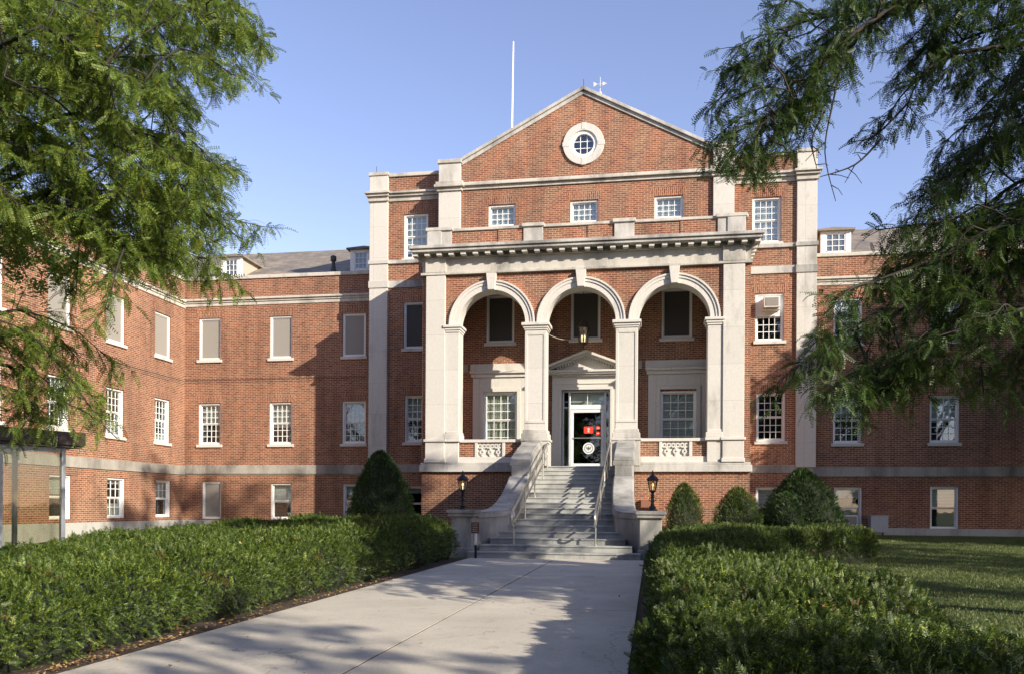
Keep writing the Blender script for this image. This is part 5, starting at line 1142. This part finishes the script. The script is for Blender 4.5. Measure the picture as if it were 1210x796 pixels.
LS = [(-7.31, 8.588174727832044, 7.08), (-7.65, 8.604773043455225, 7.25), (-5.54, 9.010040024524441, 6.74), (-6.43, 7.718549877294591, 6.25), (-5.75, 9.801343515628899, 4.94), (-8.08, 9.280926807239391, 6.77), (-6.31, 10.040152254083598, 4.86), (-8.66, 9.41510436954942, 5.74), (-6.43, 8.820763662755436, 6.87), (-6.94, 9.944132264670905, 4.75), (-6.69, 9.196737416569968, 6.23), (-6.34, 8.315334789298218, 6.63), (-4.49, 7.538965997010538, 6.36), (-6.08, 9.003865384638267, 6.57), (-7.73, 10.391836622516337, 7.19), (-6.96, 8.008011848517189, 5.68), (-5.42, 7.702938316153579, 3.9), (-9.04, 9.695486723978828, 7.4), (-6.61, 7.528433563346059, 5.27), (-6.6, 10.264212795027035, 4.78), (-9.81, 10.298020270904368, 7.54), (-4.73, 7.974245614426218, 5.87), (-7.57, 7.908701131459866, 6.89), (-8.55, 10.345245948595629, 8.27), (-5.8, 7.578018571336774, 6.01), (-8.82, 9.430481352745417, 7.47), (-8.78, 9.721376375784853, 6.18), (-6.4, 8.631867465941728, 6.53), (-7.69, 8.145757922100328, 5.77), (-4.99, 8.895739158713297, 4.5), (-7.69, 8.1271673722344, 6.33), (-8.65, 10.0091285480936, 7.52), (-9.12, 10.184099526282774, 8.42), (-6.38, 9.634178856920524, 4.98), (-5.9, 8.032763883395367, 6.64), (-5.77, 10.173732114556184, 4.7), (-7.88, 9.798513977990243, 5.65), (-5.43, 8.204897137102424, 4.77), (-5.2, 7.901796842094945, 6.6), (-6.47, 9.639483670973616, 5.83), (-6.61, 10.075250080876916, 6.99), (-5.49, 8.979225937418096, 5.83), (-8.72, 9.183460522731762, 7.83), (-6.78, 9.224375445562142, 4.58), (-8.69, 9.702738462665788, 6.83), (-7.16, 9.913066888159051, 8.22), (-5.32, 9.030136030624131, 7.22), (-6.53, 8.33350812171319, 4.54), (-8.77, 10.298835824431285, 6.62), (-8.49, 9.262885194980061, 7.55), (-7.39, 9.729758713638173, 4.8), (-4.46, 7.847920888510826, 6.14), (-6.62, 9.02558909446956, 6.42), (-8.66, 9.03484542319563, 6.69), (-6.52, 8.852748362563018, 4.98), (-8.23, 10.357414273856934, 5.43), (-6.22, 9.228604643962617, 5.25), (-5.28, 8.72619648557468, 5.21), (-6.18, 7.799764242024719, 4.73), (-6.66, 8.451322572118789, 5.31), (-5.84, 8.607642338700941, 6.98), (-5.08, 9.362757774559265, 7.05), (-6.05, 7.46951410927853, 5.69), (-7.48, 10.213734778990556, 6.13), (-8.53, 9.4261895482166, 5.56), (-6.16, 9.893788629627165, 5.73), (-7.8, 10.090623964887167, 5.99), (-7.64, 9.852473885859393, 6.68), (-6.16, 7.439549937500436, 5.34), (-8.29, 9.479868098224728, 6.0), (-6.98, 10.2531983507122, 6.97), (-5.15, 7.603149224628407, 6.12), (-6.67, 8.173707385736419, 6.81), (-7.4, 8.29764074532634, 6.45), (-6.69, 10.277882790680875, 6.22), (-6.6, 7.872558105393682, 5.23), (-7.65, 8.34955514554554, 7.21), (-6.01, 9.365538086331483, 5.08), (-5.63, 8.907647568253896, 5.52), (-4.87, 8.573970554858883, 6.32), (-5.45, 8.385266212454372, 4.25), (-5.85, 7.484154291717715, 5.31), (-5.84, 10.28028326160008, 8.29), (-8.85, 9.945766553491548, 7.81), (-5.35, 9.0605759190458, 6.72), (-5.89, 7.955285570445727, 4.59), (-4.52, 7.721487392669385, 4.82), (-5.63, 8.315444439585361, 4.07), (-6.12, 9.200302752958567, 4.42), (-7.7, 8.16700716269705, 5.07), (-4.78, 8.322176110394343, 4.85), (-5.35, 9.496189909538055, 5.37), (-7.09, 10.362331927311175, 6.36), (-7.61, 9.540529328059172, 7.76), (-6.72, 9.193618262805186, 5.75), (-6.67, 10.335550359385156, 8.01), (-5.04, 7.454797214804845, 4.64), (-5.56, 8.834244767524618, 7.3), (-5.15, 8.294378927154236, 4.36), (-5.86, 7.502125559140706, 4.76), (-5.13, 8.296316011842688, 4.2), (-7.17, 8.621338017655253, 4.78), (-5.63, 8.363623257360222, 4.32), (-5.34, 9.674836480158056, 7.43), (-7.96, 8.7668768607842, 6.38), (-4.23, 8.132482415119046, 6.31), (-6.01, 10.31418362370356, 7.94), (-7.71, 9.381912407668613, 5.81), (-5.52, 9.940369219934036, 7.82), (-6.55, 7.48165949037514, 4.45), (-4.93, 8.018474556422113, 6.26), (-7.67, 8.836321756274334, 7.13), (-6.03, 8.48658384747802, 5.41), (-7.61, 8.05774833329044, 6.62), (-6.78, 7.983616314956044, 5.13), (-5.74, 8.491038239052315, 6.05), (-5.09, 7.971905054062279, 3.84), (-6.88, 7.973410517652463, 6.92), (-6.01, 10.215300774746858, 5.4), (-6.1, 8.318698604413244, 7.01), (-4.96, 7.81876310099469, 5.5), (-6.66, 8.467771248650212, 5.7), (-5.66, 7.4892946215715295, 6.16), (-5.25, 8.655257439869796, 4.77), (-8.23, 9.074878106735824, 6.73), (-8.05, 9.200276771172932, 5.58), (-5.13, 7.4686181347698986, 4.35), (-5.92, 7.814745478815762, 4.28), (-7.07, 9.303203212587757, 6.69), (-7.27, 9.032243189635734, 5.74), (-4.82, 7.554306982577432, 4.74), (-4.51, 7.641591387447468, 3.93), (-5.6, 8.18944540675559, 5.24), (-9.34, 9.99784112008208, 6.57), (-6.5, 10.064150487045499, 4.46), (-5.55, 7.677446616961423, 5.38), (-6.63, 9.274540905336533, 6.89), (-8.24, 9.354322231862476, 6.16), (-6.66, 10.265121044900008, 5.48), (-6.8, 8.348297896365798, 6.21), (-8.7, 9.067467076596154, 5.41), (-6.8, 8.724377937955857, 6.62), (-6.8, 7.414124364982139, 6.47), (-6.47, 10.324554542615164, 6.18), (-7.57, 9.446509164556101, 6.67), (-9.3, 9.677941719708137, 6.87), (-7.13, 10.21052811981022, 6.45), (-6.52, 8.57726400846998, 4.82), (-7.39, 8.032168361944521, 5.81), (-7.25, 9.673918619039815, 5.24), (-5.1, 8.705259644657325, 4.86), (-8.09, 10.03344081737024, 8.29), (-6.89, 8.653669512233636, 5.95), (-9.25, 9.690680736846552, 5.52), (-5.09, 8.163017488837264, 4.79), (-6.33, 9.340942589998225, 7.12), (-9.03, 10.266147570751667, 8.6), (-4.3, 7.534768486068577, 5.57), (-4.65, 7.8644395630512465, 4.32), (-6.33, 7.590243453585163, 6.53), (-9.39, 9.787373563434258, 7.62), (-7.6, 8.84775122389856, 7.58), (-8.06, 10.031833995423742, 5.53), (-5.6, 7.610276848265216, 5.46), (-6.32, 9.856255690196818, 6.47), (-4.31, 7.832917007087238, 6.33), (-7.19, 8.594822498177644, 7.4), (-5.84, 9.031332959141395, 6.17), (-7.09, 7.641813581558304, 5.85), (-6.74, 8.989102313081478, 7.3), (-8.04, 8.518463693338719, 3.04), (-8.05, 8.861103171615085, 2.96), (-6.96, 8.02841829522985, 2.5), (-5.82, 7.997921704774459, 2.14), (-8.14, 8.674573968694842, 3.35), (-6.68, 7.953473609175781, 2.72), (-7.63, 8.41643109109757, 3.06), (-6.92, 8.766683770353778, 2.53), (-6.63, 7.934397587564738, 3.08), (-7.83, 8.454574737841734, 3.05)]
RS = [(0.95, 8.91664128762948, 5.76), (1.38, 9.175570528177538, 6.56), (1.76, 8.902312424363075, 5.91), (1.53, 9.142275867594774, 5.49), (1.27, 9.852178303629323, 6.38), (0.98, 8.661108681228919, 4.98), (1.72, 9.996810877148762, 6.84), (1.96, 8.692770538253262, 6.33), (1.37, 9.260302532587168, 6.25), (0.85, 8.86658050677348, 5.2), (2.21, 9.808792836026525, 7.12), (1.35, 10.361622051743161, 5.9), (2.25, 8.845613794473044, 6.59), (1.09, 8.70747593512762, 5.89), (0.83, 8.778860526471728, 5.56), (2.32, 9.301212470139388, 6.67), (1.03, 9.526507187732998, 5.3), (2.07, 9.798213707452053, 6.6), (1.51, 9.961829138867824, 6.2), (1.93, 10.14797799664048, 6.57), (1.13, 8.963160458670075, 4.86), (1.12, 8.867470772361045, 5.52), (3.69, 10.686527525483466, 6.31), (3.41, 9.493084355406127, 6.41), (3.66, 9.680787186329006, 5.48), (4.19, 10.505612254002282, 6.03), (3.39, 10.435987754319688, 5.24), (4.24, 10.662990262710654, 5.51), (3.21, 9.05960082630616, 4.7), (3.9, 10.389264308444947, 6.6), (4.78, 10.64558972324434, 5.02), (3.85, 8.879611992005804, 3.91), (3.56, 9.677344207430439, 6.04), (3.81, 9.208270040545804, 4.41), (3.05, 10.279245509017514, 7.23), (3.92, 9.07320511543181, 6.34), (4.5, 10.165857554553993, 6.67), (3.5, 8.809197287772188, 6.33), (4.85, 10.382832396047444, 5.02), (4.45, 10.210499680942407, 6.04), (3.91, 9.87777882776463, 6.93), (4.72, 10.373640922754712, 5.41), (3.86, 10.49215970858915, 5.52), (3.86, 9.590942901052305, 5.05), (3.14, 9.342998569429836, 4.56), (4.49, 9.63996006630963, 6.22), (3.84, 9.287081536326195, 5.93), (3.82, 9.160198123225689, 5.29), (3.59, 8.953848658936755, 4.1), (3.07, 9.921836006499142, 6.45), (3.05, 10.310028939030108, 6.54), (3.28, 10.366883636528161, 6.43), (3.76, 10.534735115070452, 6.53), (3.84, 9.765641747449294, 4.43), (4.26, 9.511264237456544, 5.91), (2.94, 9.772263235173313, 6.52), (4.04, 9.776246361765766, 6.42), (3.89, 9.8541716524323, 5.33), (3.96, 10.124058439955377, 6.08), (3.53, 10.228367221721642, 5.32), (2.64, 10.362193027736604, 2.94), (4.36, 9.36547860797699, 4.54), (2.64, 8.613323047602163, 2.61), (4.37, 10.718710084098172, 2.72), (3.99, 10.093846053089912, 4.42), (3.48, 10.27811555155684, 4.33), (2.75, 10.501184925866486, 2.73), (3.55, 8.600550700463897, 4.07), (3.87, 8.951516642327878, 3.98), (2.47, 8.78699889677862, 2.78), (2.35, 9.897468918356065, 2.91), (3.84, 10.74188924803435, 4.19), (2.3, 10.131274479245057, 2.33), (2.76, 9.390713094892984, 3.91), (3.85, 9.877285148943733, 2.67), (4.17, 10.24408966176759, 3.16), (2.81, 8.623435638244848, 3.7), (3.21, 9.203984466206629, 4.14), (2.92, 8.879862098857672, 4.07), (3.74, 8.967520074063177, 3.97), (1.59, 8.822231363750097, 2.78), (4.38, 10.624895936183474, 4.1), (3.56, 9.45215523221119, 3.29), (3.59, 10.723641670679292, 3.53), (4.64, 9.879020375079206, 3.02), (2.03, 8.978235939707412, 2.62), (3.04, 8.731164430710988, 3.33), (3.65, 9.577527192943773, 4.19), (2.96, 8.699479194626022, 2.66), (2.91, 9.961894994633724, 2.89), (3.16, 10.26698858230006, 3.27), (3.7, 8.552753297296054, 3.16), (1.95, 9.999897515519491, 3.17), (2.64, 8.844017070828444, 2.85), (2.86, 10.173467550724748, 4.01), (3.92, 8.548748381758339, 3.76), (3.62, 10.73400349402294, 3.99), (3.57, 9.560015582723462, 2.74), (4.54, 9.989303864078945, 2.45), (2.9, 9.278590950868518, 3.66), (4.69, 10.296908693801065, 3.16), (3.2, 10.72100295932177, 4.24), (3.58, 9.581096887939424, 3.85), (4.4, 10.06600323729134, 3.51), (2.77, 10.216213424392244, 3.89), (2.27, 10.402838026778861, 3.21), (4.61, 9.83481051589129, 3.44), (4.9, 10.472851793189093, 2.82), (4.2, 10.081955553794485, 4.73), (2.88, 9.046695984800314, 3.44), (5.02, 10.699024836710766, 3.55), (4.46, 9.60358738453448, 4.45), (3.84, 9.02799399429875, 3.84), (3.02, 8.840142442355937, 3.17), (3.36, 10.036897975944681, 3.61), (4.41, 10.19406343922433, 3.09)]

tree('honey_locust_tree', 'leafy locust tree hanging its sunlit branches in from the left', (-9.9, 8.6, 0), (.3, .1), LB, 'locust', trunk_r=.22, seed=5, sprays=LS, heading=1)
tree('honey_locust_tree', 'locust tree with shade in its leaf colour, reaching in from the right with bare hanging twigs', (6.3, 9.9, 0), (-.2, 0), RB, 'locust_shaded', bare=BARE, trunk_r=.24, seed=9, sprays=RS, heading=-1, bdn=.7, nside=2, zmin=2.15)

# big trees of the grounds, outside the view on the right: their shade falls on the right wing, lawn and path
LUMP = pinnate(3, .5, .22, .17, 60, .004, .3, .3)
def big_tree(label, base, h, r, seed, n=5200, lo=.28):
    rs = np.random.default_rng(seed); T_ = thing('shade_tree', label, 'tree', base, 'tall trees of the grounds'); x, y, z = base
    m = MB(); m.tube([(x, y, -.1), (x, y, h*.3), (x+.3, y, h*.6), (x+.2, y+.2, h*.9)], [.4, .3, .18, .04], 10); m.build('trunk', M['bark'], T_, smooth=True)
    b = MB(); C = []
    for k in range(38):
        a = rs.uniform(0, 2*np.pi); t = rs.uniform(lo, .97); rr = r*math.sqrt(max(.05, 1-((t-.58)/.5)**2))*rs.uniform(.35, .95)
        e = np.array([x+rr*math.cos(a), y+rr*math.sin(a), h*t]); s0 = (x, y, h*max(.22, t-.22)); b.tube([s0, tuple((np.array(s0)+e)/2+[0, 0, .3]), tuple(e)], [.1, .06, .02], 5); C.append(e)
    b.build('branches', M['bark'], T_, smooth=True)
    C = np.array(C)[rs.integers(0, len(C), n)]; P = C+rs.normal(0, r*.15, (n, 3))*np.array([1, 1, .6]); D = rs.normal(0, 1, (n, 3)); U = rs.normal(0, .6, (n, 3)); U[:, 2] += 1
    link('crown', scatter('crown', LUMP, P, D, U, rs.uniform(.7, 1.4, n)), M['far_leaf'], T_)
big_tree('low crowned tree nearest the right wing of the building', (15.8, 25.3, 0), 11.9, 3.7, 31, 9000, .2)
big_tree('tall tree standing behind the one nearest the right wing', (22.5, 21.5, 0), 15.6, 4.0, 21, 9000, .42)
big_tree('tall tree beyond the end of the right wing', (31, 24, 0), 18, 4.8, 25, 7000, .3)
big_tree('thin crowned tree further out on the right lawn', (25, 10, 0), 13, 3.8, 22, 900, .4)
big_tree('tallest tree on the right lawn beyond the path side hedge', (17.5, 5, 0), 22, 4.2, 23, 2800, .42)
big_tree('tree behind the viewpoint on the right', (13.5, -6.3, 0), 11, 3.4, 24, 300)
for k, (x, y, h, lb) in enumerate(((-27, -6, 19, 'farthest left of the trees added behind the viewpoint to block sky light'), (-17, -10, 20, 'second from the left of the sky-blocking trees added behind the viewpoint'), (-8, -12, 18, 'third from the left of the sky-blocking trees added behind the viewpoint'), (1, -12, 19, 'added sky-blocking tree directly behind the path and the viewpoint'), (10, -18, 22, 'largest of the sky-blocking trees added behind the viewpoint'), (22, -24, 24, 'tallest added sky-blocking tree, behind the viewpoint on the right'), (-36, 2, 18, 'added sky-blocking tree far out beyond the left wing'))):
    big_tree(lb, (x, y, 0), h, 6.2, 40+k, 11000, .08)  # grove added out of view to hold back sky light on the facade
